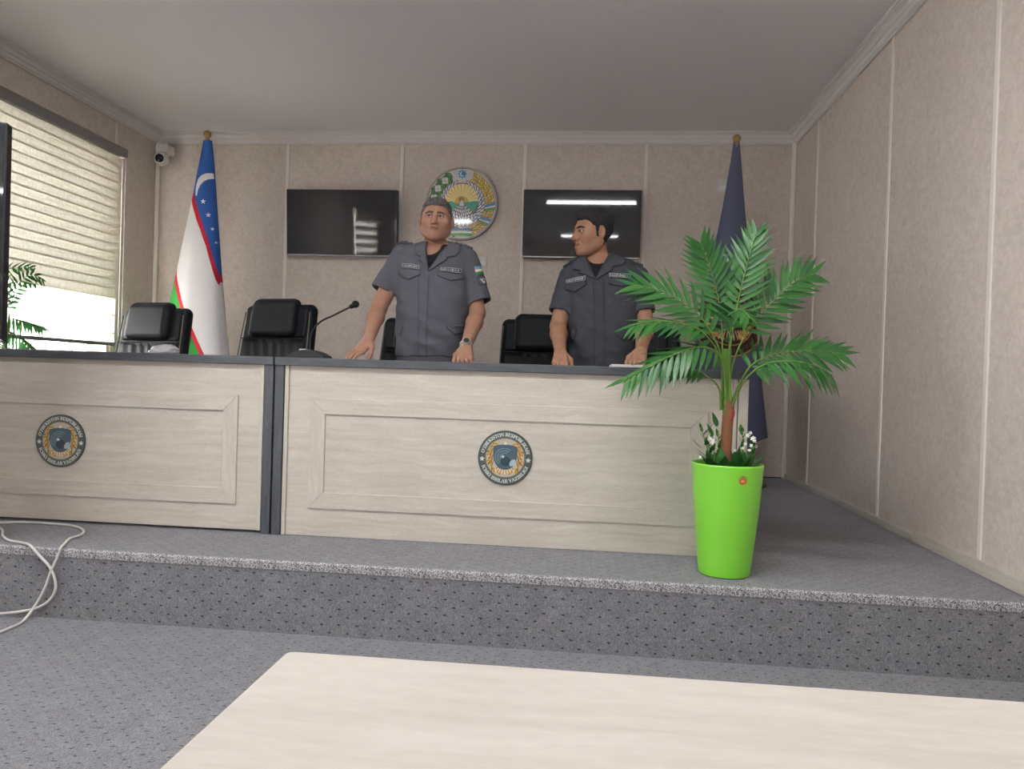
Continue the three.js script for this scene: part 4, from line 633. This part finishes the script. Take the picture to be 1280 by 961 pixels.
// ---- head in its own axes: y up, z to the face, eyes at y = 0
function headField(k) {
  const skull = (x, y, z) => {
    const ax = Math.abs(x);
    let d = dEll(x, y - 0.034, z + 0.016, 0.0765, 0.083, 0.097);
    d = sMin(d, dEll(x, y + 0.028, z - 0.018, 0.064 * k.wide, 0.088, 0.070), 0.04);
    d = sMin(d, dCap(ax, y, z, [0.050 * k.wide, -0.060, 0.0], [0.016, -0.098, 0.056], 0.026, 0.021), 0.035);      // jaw
    d = sMin(d, Math.hypot(x, y + 0.099, z - 0.066) - 0.0175, 0.025);                                            // chin
    d = sMin(d, dCap(ax, y, z, [0.012, 0.020, 0.084], [0.045, 0.020, 0.067], 0.0095, 0.008), 0.018);             // brow
    d = sMin(d, Math.hypot(ax - 0.046 * k.wide, y + 0.026, z - 0.058) - 0.021, 0.03);                            // cheekbone
    d = sMax(d, -(dEll(ax - 0.030, y + 0.003, z - 0.098, 0.019, 0.012, 0.017)), 0.014);                          // eye socket
    d = sMin(d, dCap(x, y, z, [0, 0.012, 0.084], [0, -0.036, 0.108], 0.0085, 0.0140), 0.016);                    // nose
    d = sMin(d, Math.hypot(ax - 0.0150, y + 0.040, z - 0.095) - 0.0092, 0.008);
    d = sMax(d, -(Math.hypot(ax - 0.008, y + 0.0505, z - 0.100) - 0.0036), 0.003);                               // nostril
    d = sMin(d, dEll(x, y + 0.067, z - 0.072, 0.030, 0.020, 0.022), 0.02);                                       // mouth mound
    d = sMin(d, dCap(ax, y, z, [0, -0.0605, 0.0905], [0.020, -0.0655, 0.081], 0.0052, 0.003), 0.006);            // upper lip
    d = sMin(d, dCap(ax, y, z, [0, -0.0745, 0.0895], [0.017, -0.0705, 0.082], 0.0062, 0.003), 0.006);            // lower lip
    d = sMax(d, -dCap(ax, y, z, [0, -0.0672, 0.098], [0.023, -0.0690, 0.086], 0.0022, 0.0018), 0.003);           // mouth line
    d = sMax(d, -dCap(ax, y, z, [0.020, -0.043, 0.091], [0.031, -0.066, 0.079], 0.0020, 0.0016), 0.010);         // nasolabial fold
    let lid = Math.hypot(ax - 0.030, y, z - 0.0745) - 0.0138; lid = sMax(lid, -dEll(ax - 0.030, y + 0.0005, z - 0.0895, 0.0155, 0.0046, 0.012), 0.002);
    return sMin(d, lid, 0.005);
  };
  const ears = (x, y, z) => { const ax = Math.abs(x), c = Math.cos(0.35), s = Math.sin(0.35), X = ax - 0.0835 * k.earOut, Z = z + 0.006, xr = X * c + Z * s * 0.9, zr = -X * s * 0.9 + Z * c; let d = dEll(xr, y + 0.006, zr, 0.0095, 0.0345, 0.020); d = sMax(d, -dEll(xr - 0.009, y + 0.004, zr - 0.002, 0.0065, 0.021, 0.011), 0.004); return d; };
  return { skull, full: (x, y, z) => sMin(skull(x, y, z), ears(x, y, z), 0.008) };
}
const HL = [[-0.13, -0.085], [-0.045, -0.075], [-0.026, -0.040], [-0.018, 0.020], [0.004, 0.022], [0.008, -0.030], [0.020, -0.030], [0.026, 0.020], [0.046, 0.046], [0.058, 0.062], [0.13, 0.074]];
const hairline = (z, dy) => { for (let i = 0; i + 1 < HL.length; i++) if (z <= HL[i + 1][0]) return mix(HL[i][1], HL[i + 1][1], clamp((z - HL[i][0]) / (HL[i + 1][0] - HL[i][0]), 0, 1)) + (z > 0.03 ? dy : 0); return HL[HL.length - 1][1] + dy; };

// ---- hand: wrist at the origin, fingers along +z, back of the hand +y, thumb on +x (times side)
function handField(curl, thumbOut = 0.6) {
  const caps = [], len = [[0.040, 0.026, 0.021], [0.044, 0.029, 0.023], [0.041, 0.027, 0.022], [0.032, 0.021, 0.019]], rad = [0.0092, 0.0095, 0.0090, 0.0080];
  for (let i = 0; i < 4; i++) {
    let p = [0.030 - i * 0.0205, 0.0 + (i === 1 ? 0.002 : 0), 0.092 - (i === 3 ? 0.012 : i === 2 ? 0.003 : i === 0 ? 0.003 : 0)], a = curl[0]; const yaw = (1.5 - i) * 0.06;
    for (let s = 0; s < 3; s++) { const L = len[i][s], q = [p[0] + Math.sin(yaw) * Math.cos(a) * L, p[1] - Math.sin(a) * L, p[2] + Math.cos(a) * L]; caps.push([p, q, rad[i] * (1 - 0.07 * s), rad[i] * (1 - 0.07 * (s + 1))]); p = q; a += curl[s + 1] ?? 0; }
  }
  const t0 = [0.026, -0.006, 0.022], t1 = [0.050, -0.014, 0.050], t2 = [0.056 + 0.012 * thumbOut, -0.022, 0.080], t3 = [0.054 + 0.016 * thumbOut, -0.030, 0.103];
  const thumb = [[t0, t1, 0.0155, 0.0125], [t1, t2, 0.0115, 0.0100], [t2, t3, 0.0100, 0.0085]];
  return (x, y, z) => {
    let d = dCap(x, y, z, [0, 0, -0.012], [0, 0, 0.02], 0.0255, 0.022);
    for (let i = 0; i < 4; i++) d = sMin(d, dCap(x, y, z, [0.014 - i * 0.0095, 0, 0.0], [0.030 - i * 0.0205, 0, i === 3 ? 0.080 : 0.088], 0.0165, 0.0125), 0.014);
    let fng = 1; for (const [a, b, r, q] of caps) fng = Math.min(fng, dCap(x, y, z, a, b, r, q)); d = sMin(d, fng, 0.008);
    let th = 1; for (const [a, b, r, q] of thumb) th = sMin(th, dCap(x, y, z, a, b, r, q), 0.006); d = sMin(d, th, 0.012);
    for (let i = 0; i < 4; i++) d = sMin(d, Math.hypot(x - (0.030 - i * 0.0205), y - 0.0055, z - (i === 3 ? 0.082 : 0.090)) - 0.0085, 0.008);   // knuckles
    return d;
  };
}

function person(o) {
  const P = onZ(o.foot[0], 460, o.z), root = thing('person', o.label, 'person', [P.x, YS, o.z]), O = root.position;
  const Q = (u, v, z) => onZ(u, v, z).sub(O), A = (w) => [w.x, w.y, w.z];
  const J = {}; for (const k in o.joint) J[k] = A(Q(...o.joint[k]));
  // torso rows: half width a, half depth b, centre cx, cz at each height
  const rows = o.torso.map(([v, l, r, b, dz]) => { const p = Q(l, v, o.z), q = Q(r, v, o.z); return [(p.y + q.y) / 2, (q.x - p.x) / 2, b, (p.x + q.x) / 2, dz ?? 0]; });
  const row = (y) => { if (y >= rows[0][0]) return rows[0]; for (let i = 0; i + 1 < rows.length; i++) if (y >= rows[i + 1][0]) { const t = (rows[i][0] - y) / (rows[i][0] - rows[i + 1][0]); return rows[i].map((c, k) => mix(c, rows[i + 1][k], t)); } return rows[rows.length - 1]; };
  const torsoAt = (x, y, z, grow) => { const [, a, b, cx, cz] = row(y), A1 = a + grow, B1 = b + grow, X = Math.abs(x - cx) / A1, Z = Math.abs(z - cz) / B1, e = 2.35, s = Math.pow(Math.pow(X, e) + Math.pow(Z, e), 1 / e); return (s - 1) * Math.min(A1, B1) * (0.6 + 0.4 * Math.min(1, X * 1.3)); };
  const yTop = rows[0][0], hemY = o.hemY;
  const sleeve = (x, y, z, sh, hem, r0, r1) => { const n = [hem[0] - sh[0], hem[1] - sh[1], hem[2] - sh[2]], L = Math.hypot(...n), m = n.map((c) => c / L), s = (x - hem[0]) * m[0] + (y - hem[1]) * m[1] + (z - hem[2]) * m[2]; const ext = [hem[0] + m[0] * 0.05, hem[1] + m[1] * 0.05, hem[2] + m[2] * 0.05]; let d = dCap(x, y, z, sh, ext, r0, r1); d = Math.max(d, s); const inn = dCap(x, y, z, hem.map((c, k) => c - m[k] * 0.04), ext, r1 - 0.013, r1 - 0.012); return Math.max(d, -inn); };
  const mid = (a, b, t) => a.map((c, k) => mix(c, b[k], t));
  const hemL = o.hemL ? A(Q(...o.hemL)) : mid(J.shL, J.elL, 0.62), hemR = o.hemR ? A(Q(...o.hemR)) : mid(J.shR, J.elR, 0.62);
  const vee = o.vee.map((p) => Q(...p)), V0 = vee[0], V1 = vee[1], V2 = vee[2];   // two at the neck, one at the bottom
  const wedge = (x, y, z) => { const edge = (a, b) => { const ex = b.x - a.x, ey = b.y - a.y, l = Math.hypot(ex, ey); return ((x - a.x) * ey - (y - a.y) * ex) / l; }; return Math.max(edge(V2, V0) * -1, edge(V1, V2) * -1, -(z - o.veeZ)); };
  const folds = (x, y, z) => 0.0042 * noise(x * 9, y * 15 + x * 7, z * 8 + o.seed) + 0.0028 * noise(x * 24 + y * 10, y * 26, z * 18 + o.seed) + 0.0035 * Math.sin(y * 70 + x * 26 + 2 * noise(x * 8, y * 4, o.seed)) * smooth(0.25, 0.9, noise(x * 5 + 9, y * 7, z * 4 + o.seed) + 0.5) * smooth(hemY + 0.45, hemY, y);
  const shirt0 = (x, y, z) => {
    let d = torsoAt(x, y, z, 0.004);
    d = Math.max(d, y - yTop, hemY - y);
    d = sMin(d, sleeve(x, y, z, J.shL, hemL, o.slv[0], o.slv[1]), 0.028); d = sMin(d, sleeve(x, y, z, J.shR, hemR, o.slv[0], o.slv[1]), 0.028);
    return d + folds(x, y, z);
  };
  const neckCap = (x, y, z, g) => dCap(x, y, z, J.neck, J.skullBase, 0.060 + g, 0.054 + g);
  const shirt = (x, y, z) => { let d = shirt0(x, y, z); d = Math.max(d, -wedge(x, y, z)); d = Math.max(d, -neckCap(x, y, z, 0.006)); return d; };
  const cloth = std({ color: o.cloth, roughness: 0.85 });
  const lo = [-0.47, hemY - 0.02, -0.26], hi = [0.47, yTop + 0.03, 0.3];
  const body = (x, y, z) => {
    let d = Math.max(torsoAt(x, y, z, -0.016), y - yTop + 0.01); d = sMin(d, neckCap(x, y, z, 0), 0.035);
    d = sMin(d, Math.min(dCap(x, y, z, J.shL, J.elL, 0.056, 0.043), dCap(x, y, z, J.shR, J.elR, 0.056, 0.043)), 0.03);
    const fore = (e, w) => { const m = mid(e, w, 0.3); return sMin(dCap(x, y, z, e, m, 0.042, 0.0435), dCap(x, y, z, m, w, 0.0435, 0.029), 0.02); };
    d = sMin(d, Math.min(fore(J.elL, J.wrL), fore(J.elR, J.wrR)), 0.015); return d;
  };
  const legs = (x, y, z, g) => { const hx = row(hemY)[3]; let d = 1; for (const s of [-1, 1]) d = Math.min(d, sMin(dCap(x, y, z, [hx * 0.8 + s * 0.09, hemY, -0.02], [s * 0.10, 0.48, -0.0], 0.085 + g, 0.066 + g), dCap(x, y, z, [s * 0.10, 0.48, 0], [s * 0.11, 0.07, -0.04], 0.064 + g, 0.044 + g * 1.6), 0.03)); return d; };
  // skin colours: pigment only
  const sk = o.skin, skin = (x, y, z) => { const n = 1 + 0.10 * noise(x * 30, y * 30, z * 30) + 0.06 * noise(x * 90, y * 90, z * 90); return [sk[0] * n, sk[1] * n, sk[2] * n]; };
  const parts = [nets(body, [-0.47, hemY - 0.05, -0.26], [0.47, J.skullBase[1] + 0.02, 0.42], 0.0085, skin), nets((x, y, z) => Math.max(legs(x, y, z, -0.008), y - hemY - 0.03), [-0.26, 0.02, -0.2], [0.26, hemY + 0.05, 0.15], 0.016, skin)];
  // head
  const H = headField(o.head), hm = new THREE.Matrix4().compose(V(...J.head), new THREE.Quaternion().setFromEuler(new THREE.Euler(o.head.pitch, o.head.yaw, o.head.roll, 'YXZ')), V(1, 1, 1).multiplyScalar(o.head.size));
  const faceSkin = (x, y, z) => { const n = 1 + 0.07 * noise(x * 40, y * 40, z * 40) + 0.05 * noise(x * 120, y * 120, z * 120), ax = Math.abs(x); let c = [sk[0] * n, sk[1] * n, sk[2] * n]; const lip = smooth(0.006, 0.002, Math.abs(Math.abs(y + 0.0675) - 0.005)) * smooth(0.024, 0.016, ax) * smooth(0.075, 0.085, z); c = [mix(c[0], sk[0] * 0.66, lip), mix(c[1], sk[1] * 0.48, lip), mix(c[2], sk[2] * 0.52, lip)]; const lash = smooth(0.0035, 0.0012, Math.abs(dEll(ax - 0.030, y + 0.0005, 0, 0.0155, 0.0046, 1))) * smooth(0.06, 0.07, z) * (y > -0.001 ? 0.75 : 0.35); c = c.map((q) => q * (1 - lash)); const beard = o.head.stubble * smooth(-0.045, -0.075, y) * smooth(0.02, 0.05, z) * (0.7 + 0.6 * noise(x * 200, y * 200, z * 200)); return c.map((q, k) => mix(q, [0.16, 0.13, 0.11][k], clamp(beard, 0, 0.4))); };
  parts.push(nets(H.full, [-0.11, -0.135, -0.135], [0.11, 0.135, 0.135], 0.0032, faceSkin).applyMatrix4(hm));
  // hands
  const frameOf = (w, dir, up, side) => { const Z = dir.clone().normalize(), X = up.clone().cross(Z).normalize(), Y = Z.clone().cross(X).normalize(); return new THREE.Matrix4().makeBasis(X.multiplyScalar(side), Y, Z).setPosition(...w); };
  const handMats = {};
  for (const k of ['L', 'R']) { const h = o.hand[k], m = frameOf(J['wr' + k], V(...h.dir), V(...h.up), h.thumb), g = nets(handField(h.curl, h.out), [-0.075, -0.085, -0.04], [0.095, 0.035, 0.215], 0.0031, skin).applyMatrix4(m); if (m.determinant() < 0) { const I = g.index.array; for (let t = 0; t < I.length; t += 3) { const q = I[t]; I[t] = I[t + 1]; I[t + 1] = q; } } parts.push(g); handMats[k] = m; }
  const bodyMesh = mesh('body', joinSkin(parts), phys({ vertexColors: true, roughness: 0.55, specularIntensity: 0.5 }), root);
  // eyes, brows, hair
  const ball = new THREE.SphereGeometry(0.0124, 32, 24), bc = new Float32Array(ball.attributes.position.count * 3);
  { const p = ball.attributes.position, g = o.head.gaze; for (let i = 0; i < p.count; i++) { const d = Math.hypot(p.getX(i) - g[0] * 0.0118, p.getY(i) - g[1] * 0.0118) , c = p.getZ(i) > 0 && d < 0.0030 ? [0.01, 0.01, 0.01] : p.getZ(i) > 0 && d < 0.0068 ? [0.05, 0.03, 0.02] : [0.62, 0.58, 0.54]; bc.set(c, i * 3); } ball.setAttribute('color', new THREE.BufferAttribute(bc, 3)); }
  const eyeMat = phys({ vertexColors: true, roughness: 0.15 });
  for (const s of [-1, 1]) mesh('eye', ball.clone().translate(s * 0.030, 0, 0.0745).applyMatrix4(hm), eyeMat, bodyMesh);
  const hairMat = std({ vertexColors: true, roughness: 0.9 }), hairCol = (x, y, z) => { const n = 1 + o.head.streak * (noise(x * 150, y * 60, z * 45) + 0.6 * noise(x * 310, y * 120, z * 90)); return [o.hair.r * n, o.hair.g * n, o.hair.b * n]; };
  for (const s of [-1, 1]) mesh('eyebrow', nets((x, y, z) => Math.max(H.skull(x, y, z) - 0.0034 - 0.0012 * noise(x * 300, y * 300, z * 300), Math.min(dCap(x, y, 0, [s * 0.013, 0.0165, 0], [s * 0.031, 0.0215, 0], 0.0040, 0.0046), dCap(x, y, 0, [s * 0.031, 0.0215, 0], [s * 0.050, 0.015, 0], 0.0046, 0.0025))), [s > 0 ? 0.005 : -0.06, 0.005, 0.045], [s > 0 ? 0.06 : -0.005, 0.035, 0.11], 0.0018).applyMatrix4(hm), std({ color: o.brow, roughness: 0.9 }), bodyMesh);
  const thickAt = (x, y, z) => 0.0048 + o.head.hairTop * smooth(0.03, 0.10, y) + 0.0022 * noise(x * 70, y * 60, z * 30) + 0.0028 * noise(x * 190, y * 130, z * 50);
  mesh('hair', nets((x, y, z) => sMax(H.skull(x, y, z) - thickAt(x, y, z), (hairline(z, o.head.hairline) + 0.007 * noise(x * 60, z * 80, 3) - y) * 0.7, 0.004), [-0.1, -0.1, -0.135], [0.1, 0.15, 0.11], 0.003, hairCol).applyMatrix4(hm), hairMat, bodyMesh);
  // clothes
  const sh = mesh('shirt', nets(shirt, lo, hi, 0.0062), cloth, root);
  const tee = (x, y, z) => { let d = Math.max(torsoAt(x, y, z, -0.006), y - yTop + 0.0); d = sMin(d, neckCap(x, y, z, 0.004), 0.03); const cut = dEll(x - o.neckHole[0] - J.neck[0], y - o.neckHole[1] - J.neck[1], z - 0.10, o.neckHole[2], o.neckHole[3], 0.3); return Math.max(d, -cut, y - J.neck[1] - 0.02, hemY + 0.25 - y); };
  mesh('undershirt', nets(tee, [-0.17, hemY + 0.24, -0.2], [0.17, yTop + 0.05, 0.25], 0.006), std({ color: hex('#15161a'), roughness: 0.9 }), root);
  mesh('trousers', nets((x, y, z) => Math.max(Math.min(legs(x, y, z, 0.012), Math.max(torsoAt(x, y, z, -0.003), hemY - 0.13 - y)), y - hemY - 0.012, 0.06 - y), [-0.3, 0.04, -0.24], [0.3, hemY + 0.03, 0.24], 0.012), std({ color: o.trousers, roughness: 0.85 }), root);
  for (const s of [-1, 1]) mesh('shoe', warp(weld(new RoundedBoxGeometry(0.1, 0.09, 0.29, 5, 0.035)), (v) => { v.y *= 1 - 0.35 * smooth(0, 0.14, v.z); v.y += 0.046; v.x += s * 0.11; v.z += 0.02; }), M.blackPlastic, root);
  // pieces sewn on the shirt
  const F0 = 0.30, front = V(0, 0, -1), pz = (p) => { const q = Q(p[0], p[1], o.z + 0.12); q.z = F0; return q; };
  const piece = (name, mat, outer, inner, nu, nv, lift, thick) => { const a = outer.map(pz), b = inner.map(pz); return mesh(name, onCloth(shirt0, (u, v) => poly(a, v).lerp(poly(b, v), u), front, nu, nv, lift, thick), mat, sh); };
  for (const c of o.collar) piece('collar', cloth, c[0], c[1], 8, 22, 0.003, 0.006);
  for (const c of o.flaps) piece('pocket_flap', cloth, c[0], c[1], 8, 16, 0.0015, 0.0055);
  for (const c of o.seams) piece('seam', cloth, c[0], c[1], 3, 24, 0.0008, 0.0022);
  o.tapes.forEach(([a, b, tex]) => piece('name_tape', std({ map: tex, roughness: 0.8 }), a, b, 14, 4, 0.006, 0.003));
  for (const e of o.epaulettes) {   // laid on the shoulder from above
    const c = e.map(([u, v, z]) => Q(u, v, z)), st = (u, v) => { const q = c[0].clone().lerp(c[1], u).lerp(c[3].clone().lerp(c[2], u), v); q.y += 0.12; return q; };
    const ep = mesh('epaulette', onCloth(shirt0, st, V(0, -1, 0), 10, 6, 0.003, 0.007), std({ color: o.cloth.clone().multiplyScalar(0.8), roughness: 0.8 }), sh);
    for (const t of o.stars) { const q = hit(shirt0, st(t, 0.55), V(0, -1, 0), 0.0125); mesh('star', new THREE.OctahedronGeometry(0.006, 0).translate(q.x, q.y, q.z), M.steel, ep); }
  }
  for (const [name, c, dir, tex] of o.patches) { const p = c.map(([u, v, z]) => Q(u, v, z)), D = V(...dir).normalize(), st = (u, v) => p[0].clone().lerp(p[1], u).lerp(p[3].clone().lerp(p[2], u), v).addScaledVector(D, -0.12); mesh(name, onCloth(shirt0, st, D, 8, 8, 0.0015, 0.002), std({ map: tex, roughness: 0.8 }), sh); }
  return { root, J, Q, handMats, bodyMesh, sh, shirt0 };
}
// embroidered tapes: pale border and rows of stitched marks (too small to read in the photo)
const tapeTex = (n, split, sd) => canvasTex(256, 64, (c, w, h) => { let s = sd; const r = () => (s = (s * 16807) % 2147483647) / 2147483647; c.fillStyle = '#4a4d58'; c.fillRect(0, 0, w, h); c.strokeStyle = '#b9bac0'; c.lineWidth = 7; c.strokeRect(4, 4, w - 8, h - 8); if (split) { c.beginPath(); c.moveTo(w * split, 0); c.lineTo(w * split, h); c.stroke(); } c.lineWidth = 6; c.strokeStyle = '#c4c5ca'; for (let i = 0; i < n; i++) { const x = 20 + i * (w - 40) / n; c.beginPath(); c.moveTo(x, 18); c.lineTo(x, 46); if (r() > 0.4) { c.lineTo(x + 10, r() > 0.5 ? 46 : 18); } if (r() > 0.5) { c.moveTo(x, 32); c.lineTo(x + 9, 32); } c.stroke(); } });
const sleeveFlag = canvasTex(64, 48, (c) => { c.fillStyle = '#6fa3c6'; c.fillRect(0, 0, 64, 15); c.fillStyle = '#c65a58'; c.fillRect(0, 15, 64, 2); c.fillStyle = '#e6e6e0'; c.fillRect(0, 17, 64, 13); c.fillStyle = '#c65a58'; c.fillRect(0, 30, 64, 2); c.fillStyle = '#3d9a52'; c.fillRect(0, 32, 64, 16); });
const sleeveCrest = canvasTex(96, 96, (c) => { c.fillStyle = '#474956'; c.fillRect(0, 0, 96, 96); c.fillStyle = '#6a5868'; c.beginPath(); c.arc(46, 44, 40, 0, 7); c.fill(); c.fillStyle = '#c9c9cc'; c.beginPath(); c.moveTo(20, 28); c.lineTo(76, 28); c.lineTo(66, 76); c.lineTo(44, 76); c.fill(); c.fillStyle = '#5f5350'; c.beginPath(); c.arc(56, 46, 11, 0, 7); c.fill(); });

const man1 = person({
  label: 'grey-haired man in grey short-sleeved uniform leaning on the desk, silver watch on wrist', z: -4.0, foot: [538], seed: 3.1,
  joint: { neck: [543.5, 313, -4.03], skullBase: [544.5, 291, -3.99], head: [545.3, 275.5, -3.965], shL: [505, 319, -4.02], shR: [583, 325, -4.02], elL: [473, 386, -3.93], elR: [597, 391, -3.98], wrL: [461.5, 423, -3.72], wrR: [582.5, 433, -3.735] },
  hemL: [478, 364, -3.96], hemR: [599.5, 378, -3.99], slv: [0.066, 0.066],
  torso: [[301, 530, 560, 0.062, -0.035], [306, 514, 574, 0.088, -0.03], [312, 501, 587, 0.105, -0.02], [323, 497, 590, 0.118, -0.01], [345, 497, 589, 0.132, 0.005], [370, 498, 588, 0.140, 0.015], [395, 498, 585, 0.146, 0.02], [420, 498, 582, 0.146, 0.02], [445, 497, 581, 0.14, 0.01], [475, 495, 582, 0.135, 0.0]],
  hemY: 0.800, vee: [[530, 300, -3.9], [560, 300, -3.9], [536.5, 337, -3.88]], veeZ: 0.0, neckHole: [-0.006, 0.018, 0.062, 0.062],
  cloth: new THREE.Color().setRGB(0.110, 0.113, 0.136), trousers: new THREE.Color().setRGB(0.085, 0.08, 0.105), skin: [0.43, 0.235, 0.16], hair: new THREE.Color().setRGB(0.115, 0.11, 0.108), brow: new THREE.Color().setRGB(0.10, 0.085, 0.075),
  head: { wide: 1.09, earOut: 1.02, pitch: -0.07, yaw: 0.12, roll: -0.03, size: 1.0, gaze: [-0.15, 0.1], stubble: 0.10, hairTop: 0.007, hairline: -0.004, streak: 0.9 },
  hand: { L: { dir: [-0.40, -0.76, 0.50], up: [-0.40, 0.55, 0.72], thumb: 1, curl: [-0.45, 0.25, 0.2], out: 0.3 }, R: { dir: [0.05, -0.70, 0.55], up: [0.15, 0.55, 0.8], thumb: -1, curl: [-0.5, 0.35, 0.3], out: -0.2 } },
  collar: [[[[519, 304], [517, 312], [518.5, 318], [526, 321], [523, 324], [530, 331], [536, 339]], [[531, 300], [531, 306], [531.5, 312], [532, 318], [533, 324], [535, 331], [537.5, 338]]], [[[571, 304], [573, 312], [569, 319], [558, 321.5], [558, 325], [548, 332], [538, 340]], [[560, 300], [558.5, 306], [555, 312], [551, 318], [547, 324], [542, 331], [537, 338]]]],
  flaps: [[[[498.5, 337], [512, 338.5], [526.5, 339.5]], [[498.5, 343], [512, 350], [526.5, 344.5]]], [[[548, 340.5], [563, 341.5], [578, 342.5]], [[548, 345.5], [563, 351.5], [578, 348]]], [[[500.5, 405.5], [503, 406.5], [506, 407.5]], [[500.5, 414], [502, 418.5], [504.5, 411]]], [[[559, 408.5], [569, 406.5], [578.5, 405]], [[560, 411], [570, 418.5], [577, 414]]]],
  seams: [[[[524, 346], [525, 380], [525, 410], [524, 444]], [[525, 346], [526, 380], [526, 410], [525, 444]]], [[[536.5, 346], [536, 380], [535, 410], [534, 444]], [[537.7, 346], [537.2, 380], [536.2, 410], [535.2, 444]]]],
  tapes: [[[[502.4, 328.6], [501.8, 333.6]], [[525.6, 332.4], [525, 338]], tapeTex(11, 0, 17)], [[[551.6, 334.8], [551.4, 339.8]], [[575.6, 335.6], [575.2, 341.2]], tapeTex(9, 0.58, 5)]],
  epaulettes: [[[496, 309, -3.99], [516, 305, -3.99], [516, 305, -4.05], [496, 309, -4.05]], [[568, 308, -3.99], [590, 314, -3.99], [590, 314, -4.05], [568, 308, -4.05]]], stars: [0.35, 0.6],
  patches: [['flag_patch', [[591.5, 333.5, -3.96], [601, 332.5, -4.0], [603.5, 342.5, -4.0], [593, 344.5, -3.96]], [-0.75, 0, -0.65], sleeveFlag], ['crest_patch', [[593, 346, -3.96], [605, 345, -4.0], [607, 356, -4.0], [595, 357.5, -3.96]], [-0.75, 0, -0.65], sleeveCrest]],
});
{ // watch on the wrist
  const { handMats, bodyMesh } = man1, m = handMats.R, put = (q) => { q.applyMatrix4(m); if (m.determinant() < 0) { const I = q.index.array; for (let t = 0; t < I.length; t += 3) { const k = I[t]; I[t] = I[t + 1]; I[t + 1] = k; } } return q; };
  const w = mesh('watch_band', put(new THREE.TorusGeometry(0.0305, 0.0042, 8, 40).scale(1, 0.96, 2.0).translate(0, 0, -0.012)), M.chrome, bodyMesh);
  const g = put; mesh('watch_case', g(new THREE.CylinderGeometry(0.0185, 0.0195, 0.008, 28).translate(0, 0.031, -0.012)), M.chrome, w); mesh('watch_dial', g(new THREE.CylinderGeometry(0.0155, 0.0155, 0.001, 28).translate(0, 0.0358, -0.012)), std({ color: hex('#3b3f3a'), roughness: 0.2 }), w);
}
const man2 = person({
  label: 'dark-haired man in charcoal short-sleeved uniform with head turned aside, fists on the desk', z: -4.05, foot: [748], seed: 8.4,
  joint: { neck: [747.5, 329, -4.08], skullBase: [745, 306, -4.05], head: [740, 291.5, -4.04], shL: [713, 347, -4.07], shR: [796, 346, -4.07], elL: [697.5, 408, -4.0], elR: [807, 408, -4.0], wrL: [700.5, 440, -3.75], wrR: [801, 438.5, -3.75] },
  hemL: [700, 391, -4.02], hemR: [804, 391, -4.02], slv: [0.064, 0.064],
  torso: [[317, 733, 764, 0.062, -0.035], [322, 724, 776, 0.085, -0.03], [328, 715, 791, 0.10, -0.02], [338, 708, 801, 0.115, -0.01], [352, 707, 801, 0.126, 0.0], [375, 709, 799, 0.132, 0.008], [400, 712, 796, 0.138, 0.015], [425, 712, 794, 0.14, 0.015], [448, 711, 793, 0.136, 0.01], [480, 709, 793, 0.13, 0.0]],
  hemY: 0.735, vee: [[732, 315, -3.95], [762, 313, -3.95], [744.5, 348, -3.93]], veeZ: 0.0, neckHole: [-0.004, 0.030, 0.060, 0.050],
  cloth: new THREE.Color().setRGB(0.056, 0.060, 0.076), trousers: new THREE.Color().setRGB(0.06, 0.062, 0.075), skin: [0.40, 0.215, 0.135], hair: new THREE.Color().setRGB(0.022, 0.021, 0.024), brow: new THREE.Color().setRGB(0.03, 0.025, 0.022),
  head: { wide: 1.12, earOut: 1.0, pitch: 0.02, yaw: -1.02, roll: 0.0, size: 1.04, gaze: [-0.25, 0.0], stubble: 0.16, hairTop: 0.012, hairline: -0.006, streak: 0.4 },
  hand: { L: { dir: [0.05, -0.62, 0.70], up: [-0.05, 0.70, 0.65], thumb: 1, curl: [0.25, 1.25, 1.2], out: -0.3 }, R: { dir: [-0.2, -0.62, 0.68], up: [0.05, 0.7, 0.65], thumb: -1, curl: [0.3, 1.25, 1.2], out: -0.3 } },
  collar: [[[[722, 322], [716, 330], [716, 336], [727, 338], [723, 341], [733, 344], [743.5, 349.5]], [[733, 315], [733, 321], [735, 328], [737, 334], [739, 339], [742, 344], [745.5, 348.5]]], [[[777, 317], [783, 325], [778, 331.5], [766, 333.5], [766, 337], [757, 343], [746, 350]], [[763, 312], [763, 318], [760, 325], [756, 331.5], [752, 337], [748.5, 342.5], [744.5, 348.5]]]],
  flaps: [[[[707, 354], [720, 352], [733, 349.5]], [[706, 361], [720, 364.5], [732.5, 357]]], [[[759.5, 350], [775, 351], [790, 351.5]], [[760, 355], [775, 358.5], [790, 357]]], [[[715, 410], [718, 410.5], [721, 411.5]], [[715, 423], [717, 426], [720, 419]]], [[[767.5, 413], [779, 413.5], [789.5, 414]], [[768.5, 419], [780, 426], [789, 421]]]],
  seams: [[[[740.8, 352], [741.5, 390], [742, 420], [742, 455]], [[742.2, 352], [742.9, 390], [743.4, 420], [743.4, 455]]], [[[753.4, 348], [754, 390], [754, 420], [754, 455]], [[754.8, 348], [755.4, 390], [755.4, 420], [755.4, 455]]]],
  tapes: [[[[708.6, 348.4], [708.4, 353.2]], [[732.4, 345], [732, 350.4]], tapeTex(12, 0, 29)], [[[761.2, 341.8], [761, 347]], [[788, 342.4], [787.6, 348.2]], tapeTex(10, 0.72, 41)]],
  epaulettes: [[[705, 336, -4.04], [725, 327, -4.04], [725, 327, -4.1], [705, 336, -4.1]], [[780, 322, -4.04], [803, 333, -4.04], [803, 333, -4.1], [780, 322, -4.1]]], stars: [0.45, 0.7],
  patches: [],
});

scene.traverse((o) => { if (o.isMesh) o.castShadow = o.receiveShadow = true; });
renderer.render(scene, camera);
